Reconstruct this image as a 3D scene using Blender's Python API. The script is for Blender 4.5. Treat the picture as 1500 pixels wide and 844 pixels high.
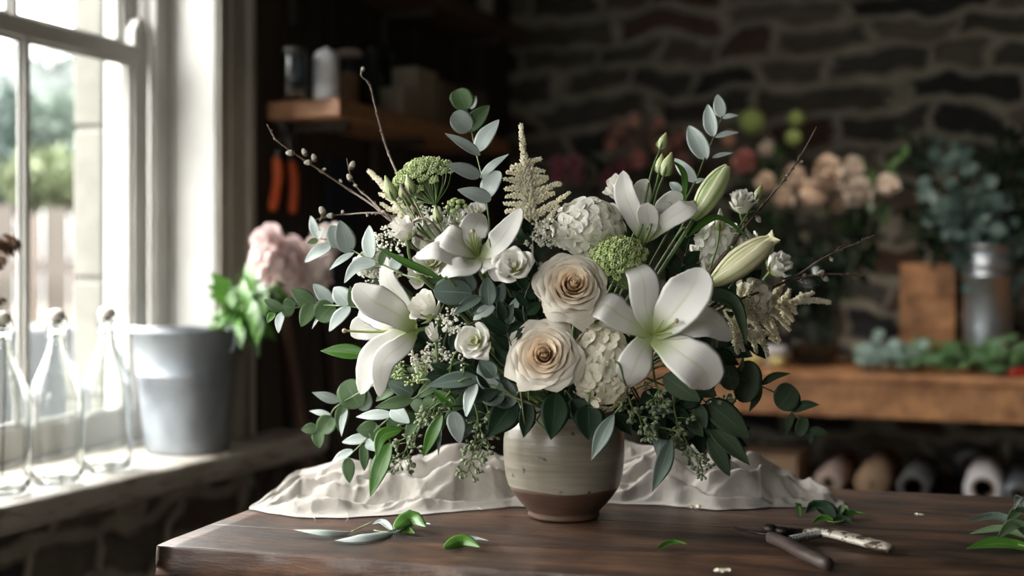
import bpy, math, random
from math import sin, cos, pi, radians, sqrt
from mathutils import Vector as V, Matrix, noise

# ------------------------------------------------------------------ camera, light, exposure
F = 1850.0; CZ = 1.16; HY = 398.0
scene = bpy.context.scene
for o in list(bpy.data.objects): bpy.data.objects.remove(o)
C = scene.collection
cam_d = bpy.data.cameras.new('camera'); cam = bpy.data.objects.new('camera', cam_d); C.objects.link(cam)
cam.location = (0, 0, CZ); cam.rotation_euler = (pi/2, 0, 0)
cam_d.sensor_width = 36; cam_d.lens = 36*F/1500; cam_d.shift_y = -(422-HY)/1500
cam_d.clip_start = .02; cam_d.clip_end = 200
cam_d.dof.use_dof = True; cam_d.dof.focus_distance = 1.82; cam_d.dof.aperture_fstop = 1.8
scene.camera = cam
vs = scene.view_settings
vs.view_transform = 'Standard'; vs.look = 'None'; vs.exposure = 0.55; vs.gamma = 1; vs.use_curve_mapping = False

world = bpy.data.worlds.new('overcast_sky'); scene.world = world; world.use_nodes = True
nt = world.node_tree; nt.nodes.clear()
wo = nt.nodes.new('ShaderNodeOutputWorld'); bg = nt.nodes.new('ShaderNodeBackground')
tc = nt.nodes.new('ShaderNodeTexCoord'); sp = nt.nodes.new('ShaderNodeSeparateXYZ'); cr = nt.nodes.new('ShaderNodeValToRGB')
nt.links.new(tc.outputs['Generated'], sp.inputs[0]); nt.links.new(sp.outputs['Z'], cr.inputs[0])
cr.color_ramp.elements[0].position = 0.0; cr.color_ramp.elements[0].color = (.055, .057, .058, 1)
cr.color_ramp.elements[1].position = .85; cr.color_ramp.elements[1].color = (1, .985, .955, 1)
for ps, k in ((.14, .20), (.35, .72)):
    e_ = cr.color_ramp.elements.new(ps); e_.color = (k, k*.985, k*.955, 1)
nt.links.new(cr.outputs[0], bg.inputs[0]); nt.links.new(bg.outputs[0], wo.inputs[0])
bg.inputs[1].default_value = 25.0

# room frame: a runs away along the window wall, b into the room
UX, UY = .381, .9246; OX, OY = -.957, 2.36
ROOM = Matrix(((UX, UY, 0, OX), (UY, -UX, 0, OY), (0, 0, 1, 0), (0, 0, 0, 1)))
def R(a, b, z): return V((OX+UX*a+UY*b, OY+UY*a-UX*b, z))
def at(px, py, Y): return V(((px-750)/F*Y, Y, CZ-(py-HY)/F*Y))
def atA(px, py, a):
    r = (px-750)/F
    return at(px, py, (a+OX*UX+OY*UY)/(UX*r+UY))
TZ = .78
def tab(px, py, h=0.0): return at(px, py, (CZ-TZ-h)*F/(py-HY))
SILL = .72
W_WALL = -.18
def portal(a0, a1, z0, z1, b):
    l = bpy.data.lights.new('window_daylight_portal', 'AREA'); o = bpy.data.objects.new('window_daylight_portal', l); C.objects.link(o)
    l.shape = 'RECTANGLE'; l.size = a1-a0; l.size_y = z1-z0; l.cycles.is_portal = True
    o.location = R((a0+a1)/2, b, (z0+z1)/2)
    o.rotation_euler = V((UY, -UX, 0)).to_track_quat('-Z', 'Z').to_euler()
portal(-.40, .87, SILL, 2.33, -.47)
portal(-2.0, -.62, SILL, 2.33, -.47)  # opening of the added middle window
portal(-3.75, -2.4, SILL, 2.33, -.47)  # opening of the added window nearest the camera end
l = bpy.data.lights.new('window_daylight_portal', 'AREA'); o = bpy.data.objects.new('window_daylight_portal', l); C.objects.link(o)  # opening of the added shop window behind the camera
l.shape = 'RECTANGLE'; l.size = 1.7; l.size_y = 1.7; l.cycles.is_portal = True; o.location = R(-4.38, .65, 1.55)
o.rotation_euler = V((UX, UY, 0)).to_track_quat('-Z', 'Z').to_euler()

# ------------------------------------------------------------------ object helpers
WM = {}
def thing(name, label, cat, loc=(0, 0, 0), rotz=0, group=None):
    o = bpy.data.objects.new(name, None); C.objects.link(o); o.empty_display_size = .05
    o.location = loc; o.rotation_euler = (0, 0, rotz)
    WM[o.name] = Matrix.Translation(V(loc)) @ Matrix.Rotation(rotz, 4, 'Z')
    o['label'] = label; o['category'] = cat
    if group: o['group'] = group
    return o
def tag(o, label, cat, group=None, kind=None):
    o['label'] = label; o['category'] = cat
    if group: o['group'] = group
    if kind: o['kind'] = kind
    return o
class MB:
    def __init__(s): s.v = []; s.f = []; s.uv = []; s.hasuv = False
    def add(s, v, f, uv=None):
        k = len(s.v); s.v += v; s.f += [tuple(i+k for i in q) for q in f]
        if uv: s.hasuv = True; s.uv += uv
        else: s.uv += [(0, 0)]*len(v)
        return s
    def box(s, x0, x1, y0, y1, z0, z1, M=None):
        v = [V((x, y, z)) for x in (x0, x1) for y in (y0, y1) for z in (z0, z1)]
        if M: v = [M @ p for p in v]
        f = [(0, 1, 3, 2), (4, 6, 7, 5), (0, 4, 5, 1), (2, 3, 7, 6), (0, 2, 6, 4), (1, 5, 7, 3)]
        return s.add(v, [q[::-1] for q in f] if M and M.determinant() < 0 else f)
    def rbox(s, *a): return s.box(*a, M=ROOM)
    def tube(s, pts, r0, r1=None, seg=6, cap=True, rad=None):
        n = len(pts); r1 = r0 if r1 is None else r1
        v = []; f = []; prev = None
        for i, p in enumerate(pts):
            t = (pts[min(i+1, n-1)]-pts[max(i-1, 0)])
            if t.length < 1e-9: t = V((0, 0, 1))
            t.normalize()
            if prev is None:
                h = V((0, 0, 1)) if abs(t.z) < .9 else V((1, 0, 0)); a = t.cross(h).normalized()
            else:
                a = prev-t*prev.dot(t)
                a = a.normalized() if a.length > 1e-6 else t.orthogonal().normalized()
            prev = a; b = t.cross(a)
            r = rad[i] if rad else r0+(r1-r0)*i/max(1, n-1)
            for j in range(seg):
                q = 2*pi*j/seg; v.append(p+a*cos(q)*r+b*sin(q)*r)
        for i in range(n-1):
            for j in range(seg):
                k = (j+1) % seg; f.append((i*seg+j, i*seg+k, (i+1)*seg+k, (i+1)*seg+j))
        if cap: f.append(tuple(range(seg))[::-1]); f.append(tuple((n-1)*seg+j for j in range(seg)))
        return s.add(v, f)
    def lathe(s, prof, c=(0, 0, 0), seg=48, M=None, cap0=False, cap1=False, fn=None):
        c = V(c); v = []; f = []; n = len(prof)
        for r, z in prof:
            for j in range(seg):
                q = 2*pi*j/seg; p = V((cos(q)*r, sin(q)*r, z))
                if fn: p = fn(p, q)
                v.append((M @ p if M else p)+c)
        for i in range(n-1):
            for j in range(seg):
                k = (j+1) % seg; f.append((i*seg+j, i*seg+k, (i+1)*seg+k, (i+1)*seg+j))
        if cap0: f.append(tuple(range(seg))[::-1])
        if cap1: f.append(tuple((n-1)*seg+j for j in range(seg)))
        return s.add(v, f)
    def blob(s, c, r, ax=None, rx=None, low=True):
        # little rounded grain; ax = long axis, rx = half length
        vv, ff = ICO0 if low else ICO1
        if ax is None: return s.add([c+p*r for p in vv], ff)
        ax = ax.normalized(); a = ax.orthogonal().normalized(); b = ax.cross(a)
        return s.add([c+a*p.x*r+b*p.y*r+ax*p.z*(rx or r) for p in vv], ff)
    def build(s, name, mat, parent=None, smooth=True, bevel=0, mod=None):
        me = bpy.data.meshes.new(name); o = bpy.data.objects.new(name, me); C.objects.link(o)
        vv = s.v
        if parent is not None:
            M = WM[parent.name]; Mi = M.inverted(); vv = [Mi @ p for p in vv]; o.parent = parent; WM[o.name] = M
        else: WM[o.name] = Matrix.Identity(4)
        me.from_pydata([tuple(p) for p in vv], [], s.f)
        if s.hasuv:
            ul = me.uv_layers.new(name='UVMap')
            idx = [0]*len(me.loops); me.loops.foreach_get('vertex_index', idx)
            flat = []
            for i in idx: flat += list(s.uv[i])
            ul.data.foreach_set('uv', flat)
        if smooth: me.polygons.foreach_set('use_smooth', [True]*len(me.polygons))
        me.materials.append(mat); me.update()
        if bevel:
            b = o.modifiers.new('bevel', 'BEVEL'); b.width = bevel; b.segments = 2; b.limit_method = 'ANGLE'
            if smooth:
                me.polygons.foreach_set('use_smooth', [False]*len(me.polygons))
        return o
    def top(s, name, mat, label, cat, origin=None, group=None, kind=None, **k):
        # one-mesh thing with its origin at its base
        if origin is not None:
            org = V(origin); s.v = [p-org for p in s.v]
        o = s.build(name, mat, None, **k)
        if origin is not None: o.location = org; WM[o.name] = Matrix.Translation(org)
        return tag(o, label, cat, group, kind)
def struct(mb, name, mat, **k):
    k.setdefault('smooth', False)
    o = mb.build(name, mat, None, **k); o['kind'] = 'structure'; return o
def _ico():
    t = (1+sqrt(5))/2
    v = [(-1, t, 0), (1, t, 0), (-1, -t, 0), (1, -t, 0), (0, -1, t), (0, 1, t), (0, -1, -t), (0, 1, -t), (t, 0, -1), (t, 0, 1), (-t, 0, -1), (-t, 0, 1)]
    v = [V(p).normalized() for p in v]
    f = [(0, 11, 5), (0, 5, 1), (0, 1, 7), (0, 7, 10), (0, 10, 11), (1, 5, 9), (5, 11, 4), (11, 10, 2), (10, 7, 6), (7, 1, 8), (3, 9, 4), (3, 4, 2), (3, 2, 6), (3, 6, 8), (3, 8, 9), (4, 9, 5), (2, 4, 11), (6, 2, 10), (8, 6, 7), (9, 8, 1)]
    v1 = list(v); f1 = []; mid = {}
    def m(a, b):
        k = (min(a, b), max(a, b))
        if k not in mid: v1.append(((v1[a]+v1[b])/2).normalized()); mid[k] = len(v1)-1
        return mid[k]
    for a, b, c in f:
        x, y, z = m(a, b), m(b, c), m(c, a); f1 += [(a, x, z), (b, y, x), (c, z, y), (x, y, z)]
    return (v, f), (v1, f1)
ICO0, ICO1 = _ico()

def spline(pts, n):
    """n+1 samples of a Catmull-Rom curve through pts"""
    if len(pts) == 2: return [pts[0].lerp(pts[1], i/n) for i in range(n+1)]
    P = [pts[0]*2-pts[1]]+list(pts)+[pts[-1]*2-pts[-2]]; m = len(pts)-1; out = []
    for i in range(n+1):
        s = i/n*m; k = min(int(s), m-1); t = s-k; a, b, c, d = P[k:k+4]
        out.append((b*2+(c-a)*t+(a*2-b*5+c*4-d)*t*t+(b*3-a-c*3+d)*t*t*t)*.5)
    return out
def interp(tab_, t):
    for i in range(len(tab_)-1):
        t0, w0 = tab_[i]; t1, w1 = tab_[i+1]
        if t <= t1:
            k = (t-t0)/(t1-t0); k = k*.5+.5*(k*k*(3-2*k)); return w0+(w1-w0)*k
    return tab_[-1][1]
def prof_round(t): return max(0, 1-abs(2*t-1)**2.2)**.55
def prof_egg(t): return max(0, sin(pi*t**.72))**.75
def prof_ovate(t): return max(0, sin(pi*t**.78))**.95*(1-.12*t)
def prof_lance(t): return max(0, sin(pi*t**.82))**1.15
def prof_strap(t): return min(1, .35+3*t)*max(0, 1-t**3.2)
def prof_lily(t): return interp([(0, .34), (.12, .58), (.3, .86), (.5, 1.02), (.66, 1), (.8, .84), (.91, .54), (.97, .27), (1, .03)], t)
def prof_bract(t): return interp([(0, .5), (.5, 1), (1, .02)], t)

def blade(mb, pts, N, w, prof, cup=.15, n=12, m=6, thick=.0005, ruf=0, fold=0, seed=0, twist=0, tipcurl=0):
    """leaf or petal: centre line pts, facing N (constant or list), full width w. cup>0: edges come toward N"""
    rnd = random.Random(seed)
    ts = [(1-cos(pi*i/n))/2*.75+.25*i/n for i in range(n+1)]
    K = 60; S = spline(pts, K)
    P = []
    for t in ts:
        s = t*K; k = min(int(s), K-1); P.append(S[k].lerp(S[k+1], s-k))
    v = []; uv = []; nn = len(P); ph = rnd.uniform(0, 6)
    rows = []; norms = []
    for i, p in enumerate(P):
        T = (P[min(i+1, nn-1)]-P[max(i-1, 0)]).normalized(); t = ts[i]
        Nn = N if not isinstance(N, list) else N[0].lerp(N[1], t)
        Nn = (Nn-T*Nn.dot(T)).normalized(); Sd = T.cross(Nn)
        if twist: q = Matrix.Rotation(twist*t, 3, T); Nn = q @ Nn; Sd = q @ Sd
        hw = w/2*prof(t); row = []
        for j in range(m+1):
            x = -1+2*j/m
            h = cup*hw*x*x + fold*hw*abs(x)
            if ruf: h += ruf*w*abs(x)**1.5*(sin(t*9+ph+(2 if x > 0 else 0))*.6+sin(t*17+ph*2+x)*.4)*min(1, hw*4/w)
            row.append(p+Sd*x*hw+Nn*h); uv.append((x*.5+.5, t))
        rows.append(row); norms.append(Nn)
    W = m+1
    v = [q for r in rows for q in r]; f = []
    for i in range(nn-1):
        for j in range(m): f.append((i*W+j, i*W+j+1, (i+1)*W+j+1, (i+1)*W+j))
    if thick:
        back = {}; k = len(v)
        for i in range(nn):
            for j in range(W):
                if 0 < i < nn-1 and 0 < j < m:
                    back[(i, j)] = k; k += 1; v.append(rows[i][j]-norms[i]*thick); uv.append(uv[i*W+j])
                else: back[(i, j)] = i*W+j
        for i in range(nn-1):
            for j in range(m):
                q = (back[(i, j)], back[(i+1, j)], back[(i+1, j+1)], back[(i, j+1)])
                if not (j in (0,) and j == m-1): f.append(q)
    mb.add(v, f, uv); return mb

# ------------------------------------------------------------------ materials
def newmat(name):
    m = bpy.data.materials.new(name); m.use_nodes = True; t = m.node_tree; t.nodes.clear()
    o = t.nodes.new('ShaderNodeOutputMaterial'); return m, t, o
def nd(t, k, **kw):
    n = t.nodes.new(k)
    for a, b in kw.items():
        if a.startswith('i_'): n.inputs[a[2:].replace('_', ' ')].default_value = b
        else: setattr(n, a, b)
    return n
def col(c): return (c[0], c[1], c[2], 1)
def mat(name, c1, c2=None, scale=6, rough=.5, bump=0, bscale=None, metal=0, stretch=(1, 1, 1), detail=6, spec=.5, rot=0, contrast=(.35, .65), r2=None, coord='Object', coat=0, sheen=0, bdist=.01, distort=0):
    m, t, o = newmat(name); L = t.links.new
    b = nd(t, 'ShaderNodeBsdfPrincipled'); L(b.outputs[0], o.inputs[0])
    b.inputs['Roughness'].default_value = rough; b.inputs['Metallic'].default_value = metal
    b.inputs['Specular IOR Level'].default_value = spec; b.inputs['Base Color'].default_value = col(c1)
    b.inputs['Coat Weight'].default_value = coat; b.inputs['Sheen Weight'].default_value = sheen
    tcn = nd(t, 'ShaderNodeTexCoord'); mp = nd(t, 'ShaderNodeMapping'); L(tcn.outputs[coord], mp.inputs[0])
    mp.inputs['Scale'].default_value = stretch; mp.inputs['Rotation'].default_value = (0, 0, rot)
    if c2 is not None:
        n = nd(t, 'ShaderNodeTexNoise', i_Scale=scale, i_Detail=detail, i_Roughness=.6, i_Distortion=distort); L(mp.outputs[0], n.inputs['Vector'])
        r = nd(t, 'ShaderNodeValToRGB'); r.color_ramp.elements[0].position = contrast[0]; r.color_ramp.elements[1].position = contrast[1]
        r.color_ramp.elements[0].color = col(c1); r.color_ramp.elements[1].color = col(c2)
        L(n.outputs[0], r.inputs[0]); L(r.outputs[0], b.inputs['Base Color'])
        if r2 is not None:
            mr = nd(t, 'ShaderNodeMapRange'); mr.inputs['To Min'].default_value = rough; mr.inputs['To Max'].default_value = r2
            mr.inputs['From Min'].default_value = contrast[0]; mr.inputs['From Max'].default_value = contrast[1]
            L(n.outputs[0], mr.inputs[0]); L(mr.outputs[0], b.inputs['Roughness'])
    if bump:
        n2 = nd(t, 'ShaderNodeTexNoise', i_Scale=bscale or scale*3, i_Detail=8, i_Roughness=.6); L(mp.outputs[0], n2.inputs['Vector'])
        bp = nd(t, 'ShaderNodeBump'); bp.inputs['Strength'].default_value = bump; bp.inputs['Distance'].default_value = bdist
        L(n2.outputs[0], bp.inputs['Height']); L(bp.outputs[0], b.inputs['Normal'])
    return m
def leafmat(name, c, rib=None, c2=None, trans=.25, rough=.45, base=None, bv=(0, .4), ribw=.05, var=.12, vein=.15, spec=.5, tcol=None, ribpow=1):
    """soft plant tissue: UV x across, y along. base = colour at the base of the petal, rib = colour of the mid line"""
    m, t, o = newmat(name); L = t.links.new
    uvn = nd(t, 'ShaderNodeUVMap'); uvn.uv_map = 'UVMap'; sx = nd(t, 'ShaderNodeSeparateXYZ'); L(uvn.outputs[0], sx.inputs[0])
    n = nd(t, 'ShaderNodeTexNoise', i_Scale=25.0, i_Detail=3.0)
    tcn = nd(t, 'ShaderNodeTexCoord'); L(tcn.outputs['Object'], n.inputs['Vector'])
    mx = nd(t, 'ShaderNodeMix', data_type='RGBA'); mx.inputs[6].default_value = col(c); mx.inputs[7].default_value = col(c2 or [k*.82 for k in c])
    L(n.outputs[0], mx.inputs[0]); cur = mx.outputs[2]
    if base is not None:
        mr = nd(t, 'ShaderNodeMapRange', interpolation_type='SMOOTHSTEP'); mr.inputs['From Min'].default_value = bv[0]; mr.inputs['From Max'].default_value = bv[1]
        mr.inputs['To Min'].default_value = 1; mr.inputs['To Max'].default_value = 0; L(sx.outputs['Y'], mr.inputs[0])
        m2 = nd(t, 'ShaderNodeMix', data_type='RGBA'); L(mr.outputs[0], m2.inputs[0]); L(cur, m2.inputs[6]); m2.inputs[7].default_value = col(base); cur = m2.outputs[2]
    if rib is not None:
        s1 = nd(t, 'ShaderNodeMath', operation='SUBTRACT'); L(sx.outputs['X'], s1.inputs[0]); s1.inputs[1].default_value = .5
        s2 = nd(t, 'ShaderNodeMath', operation='ABSOLUTE'); L(s1.outputs[0], s2.inputs[0])
        mr = nd(t, 'ShaderNodeMapRange'); mr.inputs['From Min'].default_value = 0; mr.inputs['From Max'].default_value = ribw
        mr.inputs['To Min'].default_value = ribpow; mr.inputs['To Max'].default_value = 0; L(s2.outputs[0], mr.inputs[0])
        fd = nd(t, 'ShaderNodeMapRange'); fd.inputs['From Min'].default_value = 1.0; fd.inputs['From Max'].default_value = .55
        L(sx.outputs['Y'], fd.inputs[0]); mu = nd(t, 'ShaderNodeMath', operation='MULTIPLY'); L(mr.outputs[0], mu.inputs[0]); L(fd.outputs[0], mu.inputs[1])
        m2 = nd(t, 'ShaderNodeMix', data_type='RGBA'); L(mu.outputs[0], m2.inputs[0]); L(cur, m2.inputs[6]); m2.inputs[7].default_value = col(rib); cur = m2.outputs[2]
    if var:
        oi = nd(t, 'ShaderNodeObjectInfo'); mr = nd(t, 'ShaderNodeMapRange'); mr.inputs['To Min'].default_value = 1-var; mr.inputs['To Max'].default_value = 1+var
        L(oi.outputs['Random'], mr.inputs[0]); hs = nd(t, 'ShaderNodeHueSaturation'); L(mr.outputs[0], hs.inputs['Value']); L(cur, hs.inputs['Color']); cur = hs.outputs[0]
    b = nd(t, 'ShaderNodeBsdfPrincipled'); b.inputs['Roughness'].default_value = rough; b.inputs['Specular IOR Level'].default_value = spec
    L(cur, b.inputs['Base Color'])
    if vein:
        wv = nd(t, 'ShaderNodeTexWave', wave_type='BANDS', bands_direction='X'); wv.inputs['Scale'].default_value = 4; wv.inputs['Distortion'].default_value = 1.2; wv.inputs['Detail'].default_value = 2
        L(uvn.outputs[0], wv.inputs['Vector']); bp = nd(t, 'ShaderNodeBump'); bp.inputs['Strength'].default_value = vein; bp.inputs['Distance'].default_value = .001
        L(wv.outputs[1], bp.inputs['Height']); L(bp.outputs[0], b.inputs['Normal'])
    tr = nd(t, 'ShaderNodeBsdfTranslucent')
    if tcol: tr.inputs[0].default_value = col(tcol)
    else: L(cur, tr.inputs[0])
    ms = nd(t, 'ShaderNodeMixShader'); ms.inputs[0].default_value = trans
    L(b.outputs[0], ms.inputs[1]); L(tr.outputs[0], ms.inputs[2]); L(ms.outputs[0], o.inputs[0])
    return m
def paneglass(name):
    m, t, o = newmat(name); L = t.links.new
    lw = nd(t, 'ShaderNodeLayerWeight'); lw.inputs[0].default_value = .5; pw = nd(t, 'ShaderNodeMath', operation='POWER'); L(lw.outputs['Facing'], pw.inputs[0]); pw.inputs[1].default_value = 5; fr = nd(t, 'ShaderNodeMath', operation='MULTIPLY_ADD'); L(pw.outputs[0], fr.inputs[0]); fr.inputs[1].default_value = .6; fr.inputs[2].default_value = .02; tr = nd(t, 'ShaderNodeBsdfTransparent'); gl = nd(t, 'ShaderNodeBsdfGlossy'); gl.inputs['Roughness'].default_value = .02
    tr.inputs[0].default_value = (.985, .99, .987, 1); ms = nd(t, 'ShaderNodeMixShader'); L(fr.outputs[0], ms.inputs[0]); L(tr.outputs[0], ms.inputs[1]); L(gl.outputs[0], ms.inputs[2]); L(ms.outputs[0], o.inputs[0]); return m
def glassmat(name, c=(1, 1, 1), rough=.0):
    m = mat(name, c, rough=rough); m.node_tree.nodes['Principled BSDF'].inputs['Transmission Weight'].default_value = 1; m.node_tree.nodes['Principled BSDF'].inputs['IOR'].default_value = 1.45; return m
M = {}
def rubble(name, rot):
    m, t, o = newmat(name); L = t.links.new
    tcn = nd(t, 'ShaderNodeTexCoord'); mp = nd(t, 'ShaderNodeMapping'); mp.inputs['Rotation'].default_value = (0, 0, rot); L(tcn.outputs['Object'], mp.inputs[0])
    sx = nd(t, 'ShaderNodeSeparateXYZ'); L(mp.outputs[0], sx.inputs[0]); cx = nd(t, 'ShaderNodeCombineXYZ'); L(sx.outputs['X'], cx.inputs['X']); L(sx.outputs['Z'], cx.inputs['Y'])
    cur = cx.outputs[0]
    for sc_, am in ((1.3, .30), (3.6, .32), (11.0, .07)):
        nz = nd(t, 'ShaderNodeTexNoise', i_Scale=sc_, i_Detail=2.0); L(cx.outputs[0], nz.inputs['Vector'])
        s_ = nd(t, 'ShaderNodeVectorMath', operation='SUBTRACT'); L(nz.outputs['Color'], s_.inputs[0]); s_.inputs[1].default_value = (.5, .5, .5)
        k_ = nd(t, 'ShaderNodeVectorMath', operation='MULTIPLY'); L(s_.outputs[0], k_.inputs[0]); k_.inputs[1].default_value = (am, am*.55, 0)
        a_ = nd(t, 'ShaderNodeVectorMath', operation='ADD'); L(cur, a_.inputs[0]); L(k_.outputs[0], a_.inputs[1]); cur = a_.outputs[0]
    br = nd(t, 'ShaderNodeTexBrick', offset=.37, squash=1.7, squash_frequency=3); L(cur, br.inputs['Vector'])
    br.inputs['Scale'].default_value = 1; br.inputs['Mortar Size'].default_value = .028; br.inputs['Mortar Smooth'].default_value = .75; br.inputs['Brick Width'].default_value = .27; br.inputs['Row Height'].default_value = .115
    br.inputs['Color1'].default_value = (0, 0, 0, 1); br.inputs['Color2'].default_value = (1, 1, 1, 1); br.inputs['Mortar'].default_value = (.5, .5, .5, 1)
    r = nd(t, 'ShaderNodeValToRGB'); e = r.color_ramp.elements; e[0].color = (.022, .023, .024, 1); e[1].color = (.030, .026, .02, 1)
    for ps, c in ((.25, (.10, .088, .065)), (.45, (.17, .15, .115)), (.62, (.10, .052, .036)), (.75, (.14, .125, .10)), (.88, (.03, .033, .036))): x = e.new(ps); x.color = col(c)
    L(br.outputs['Color'], r.inputs[0])
    n3 = nd(t, 'ShaderNodeTexNoise', i_Scale=12.0, i_Detail=8.0); L(tcn.outputs['Object'], n3.inputs['Vector'])
    mx = nd(t, 'ShaderNodeMix', data_type='RGBA'); L(br.outputs['Fac'], mx.inputs[0]); L(r.outputs[0], mx.inputs[6]); mx.inputs[7].default_value = (.36, .33, .26, 1)
    rr = nd(t, 'ShaderNodeMapRange'); rr.inputs['To Min'].default_value = .35; rr.inputs['To Max'].default_value = 1.5; L(n3.outputs[0], rr.inputs[0])
    m3 = nd(t, 'ShaderNodeMix', data_type='RGBA', blend_type='MULTIPLY'); m3.inputs[0].default_value = .8; L(mx.outputs[2], m3.inputs[6]); L(rr.outputs[0], m3.inputs[7])
    b = nd(t, 'ShaderNodeBsdfPrincipled'); b.inputs['Roughness'].default_value = .85; L(m3.outputs[2], b.inputs['Base Color'])
    iv = nd(t, 'ShaderNodeMath', operation='SUBTRACT'); L(n3.outputs[0], iv.inputs[0]); L(br.outputs['Fac'], iv.inputs[1])
    bp = nd(t, 'ShaderNodeBump'); bp.inputs['Strength'].default_value = .6; bp.inputs['Distance'].default_value = .03; L(iv.outputs[0], bp.inputs['Height']); L(bp.outputs[0], b.inputs['Normal'])
    L(b.outputs[0], o.inputs[0]); return m
M['stone'] = rubble('rubble_stone', .391); M['stone_a'] = rubble('rubble_stone_window_side', .391-pi/2)
M['stone_ext'] = mat('pale_limestone', (.10, .097, .085), (.14, .136, .12), scale=4, rough=.9, bump=.3)
M['white'] = mat('white_gloss_paint', (.44, .43, .40), (.51, .50, .475), scale=7, rough=.4, bump=.06)
M['casing'] = mat('greige_paint', (.36, .335, .28), (.42, .395, .34), scale=5, rough=.5, bump=.05)
M['sill'] = mat('worn_sill_paint', (.20, .155, .115), (.35, .325, .285), scale=9, rough=.4, bump=.25, stretch=(1, 1, 4), contrast=(.36, .5))
M['boards'] = mat('dark_boards', (.028, .022, .017), (.055, .042, .032), scale=3, rough=.7, bump=.2, stretch=(6, 6, .5))
M['plaster'] = mat('dark_plaster', (.10, .09, .075), (.14, .125, .10), scale=2, rough=.9, bump=.2)
M['floor'] = mat('flagstone', (.07, .06, .05), (.10, .09, .075), scale=2, rough=.7, bump=.2)
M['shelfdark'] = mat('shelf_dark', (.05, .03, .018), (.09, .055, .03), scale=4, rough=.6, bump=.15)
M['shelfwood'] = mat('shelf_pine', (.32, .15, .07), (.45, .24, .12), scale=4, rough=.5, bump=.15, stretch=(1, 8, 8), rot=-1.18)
M['benchwood'] = mat('bench_pine', (.21, .085, .032), (.58, .28, .12), scale=2.6, rough=.5, bump=.15, stretch=(7, 1, 7), rot=.39, contrast=(.3, .7))
M['pane'] = paneglass('window_glass')
M['glass'] = glassmat('bottle_glass', (.97, .99, .98))
M['glassg'] = glassmat('green_bottle_glass', (.25, .45, .32), .02)
M['glassd'] = glassmat('smoky_glass', (.50, .58, .60), .03)
M['cork'] = mat('cap_ceramic', (.6, .56, .5), (.7, .66, .6), rough=.5)
M['wire'] = mat('steel_wire', (.25, .25, .25), metal=1, rough=.35)
M['zinc'] = mat('galvanised_zinc', (.22, .245, .27), (.36, .39, .42), scale=8, rough=.48, r2=.65, metal=.7, bump=.05, distort=.6)
M['zincd'] = mat('galvanised_zinc_tall', (.42, .46, .50), (.6, .64, .68), scale=10, rough=.3, r2=.45, metal=.9)
def tablemat():
    m = mat('worn_dark_oak', (.015, .0075, .005), (.145, .073, .042), scale=3.2, rough=.55, r2=.33, bump=.5, bscale=26, stretch=(.8, 4.2, 4.2), contrast=(.34, .68), distort=1.0, bdist=.003)
    t = m.node_tree; L = t.links.new; b = t.nodes['Principled BSDF']
    # pale scratches and grey wear with shapes of their own
    tcn = nd(t, 'ShaderNodeTexCoord'); mp = nd(t, 'ShaderNodeMapping'); mp.inputs['Scale'].default_value = (5, 60, 5); mp.inputs['Rotation'].default_value = (0, 0, .12); L(tcn.outputs['Object'], mp.inputs[0])
    n = nd(t, 'ShaderNodeTexNoise', i_Scale=1.4, i_Detail=5.0, i_Roughness=.7, i_Distortion=.4); L(mp.outputs[0], n.inputs['Vector'])
    r = nd(t, 'ShaderNodeValToRGB'); r.color_ramp.elements[0].position = .60; r.color_ramp.elements[0].color = (0, 0, 0, 1); r.color_ramp.elements[1].position = .72; r.color_ramp.elements[1].color = (.6, .6, .6, 1); L(n.outputs[0], r.inputs[0])
    old = b.inputs['Base Color'].links[0].from_socket
    mx = nd(t, 'ShaderNodeMix', data_type='RGBA'); L(r.outputs[0], mx.inputs[0]); L(old, mx.inputs[6]); mx.inputs[7].default_value = (.30, .20, .135, 1)
    n2 = nd(t, 'ShaderNodeTexNoise', i_Scale=9.0, i_Detail=7.0, i_Roughness=.7); L(tcn.outputs['Object'], n2.inputs['Vector'])
    r2 = nd(t, 'ShaderNodeValToRGB'); r2.color_ramp.elements[0].position = .36; r2.color_ramp.elements[0].color = (.22, .22, .22, 1); r2.color_ramp.elements[1].position = .6; r2.color_ramp.elements[1].color = (1, 1, 1, 1); L(n2.outputs[0], r2.inputs[0])
    m2 = nd(t, 'ShaderNodeMix', data_type='RGBA', blend_type='MULTIPLY'); m2.inputs[0].default_value = .85; L(mx.outputs[2], m2.inputs[6]); L(r2.outputs[0], m2.inputs[7])
    L(m2.outputs[2], b.inputs['Base Color']); return m
M['table'] = tablemat()
M['linen'] = mat('washed_linen', (.34, .31, .28), (.42, .39, .355), scale=5, rough=.9, bump=.8, bscale=90, sheen=.2, bdist=.002)
M['linen'].node_tree.nodes['Principled BSDF'].inputs['Specular IOR Level'].default_value = .15
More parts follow.
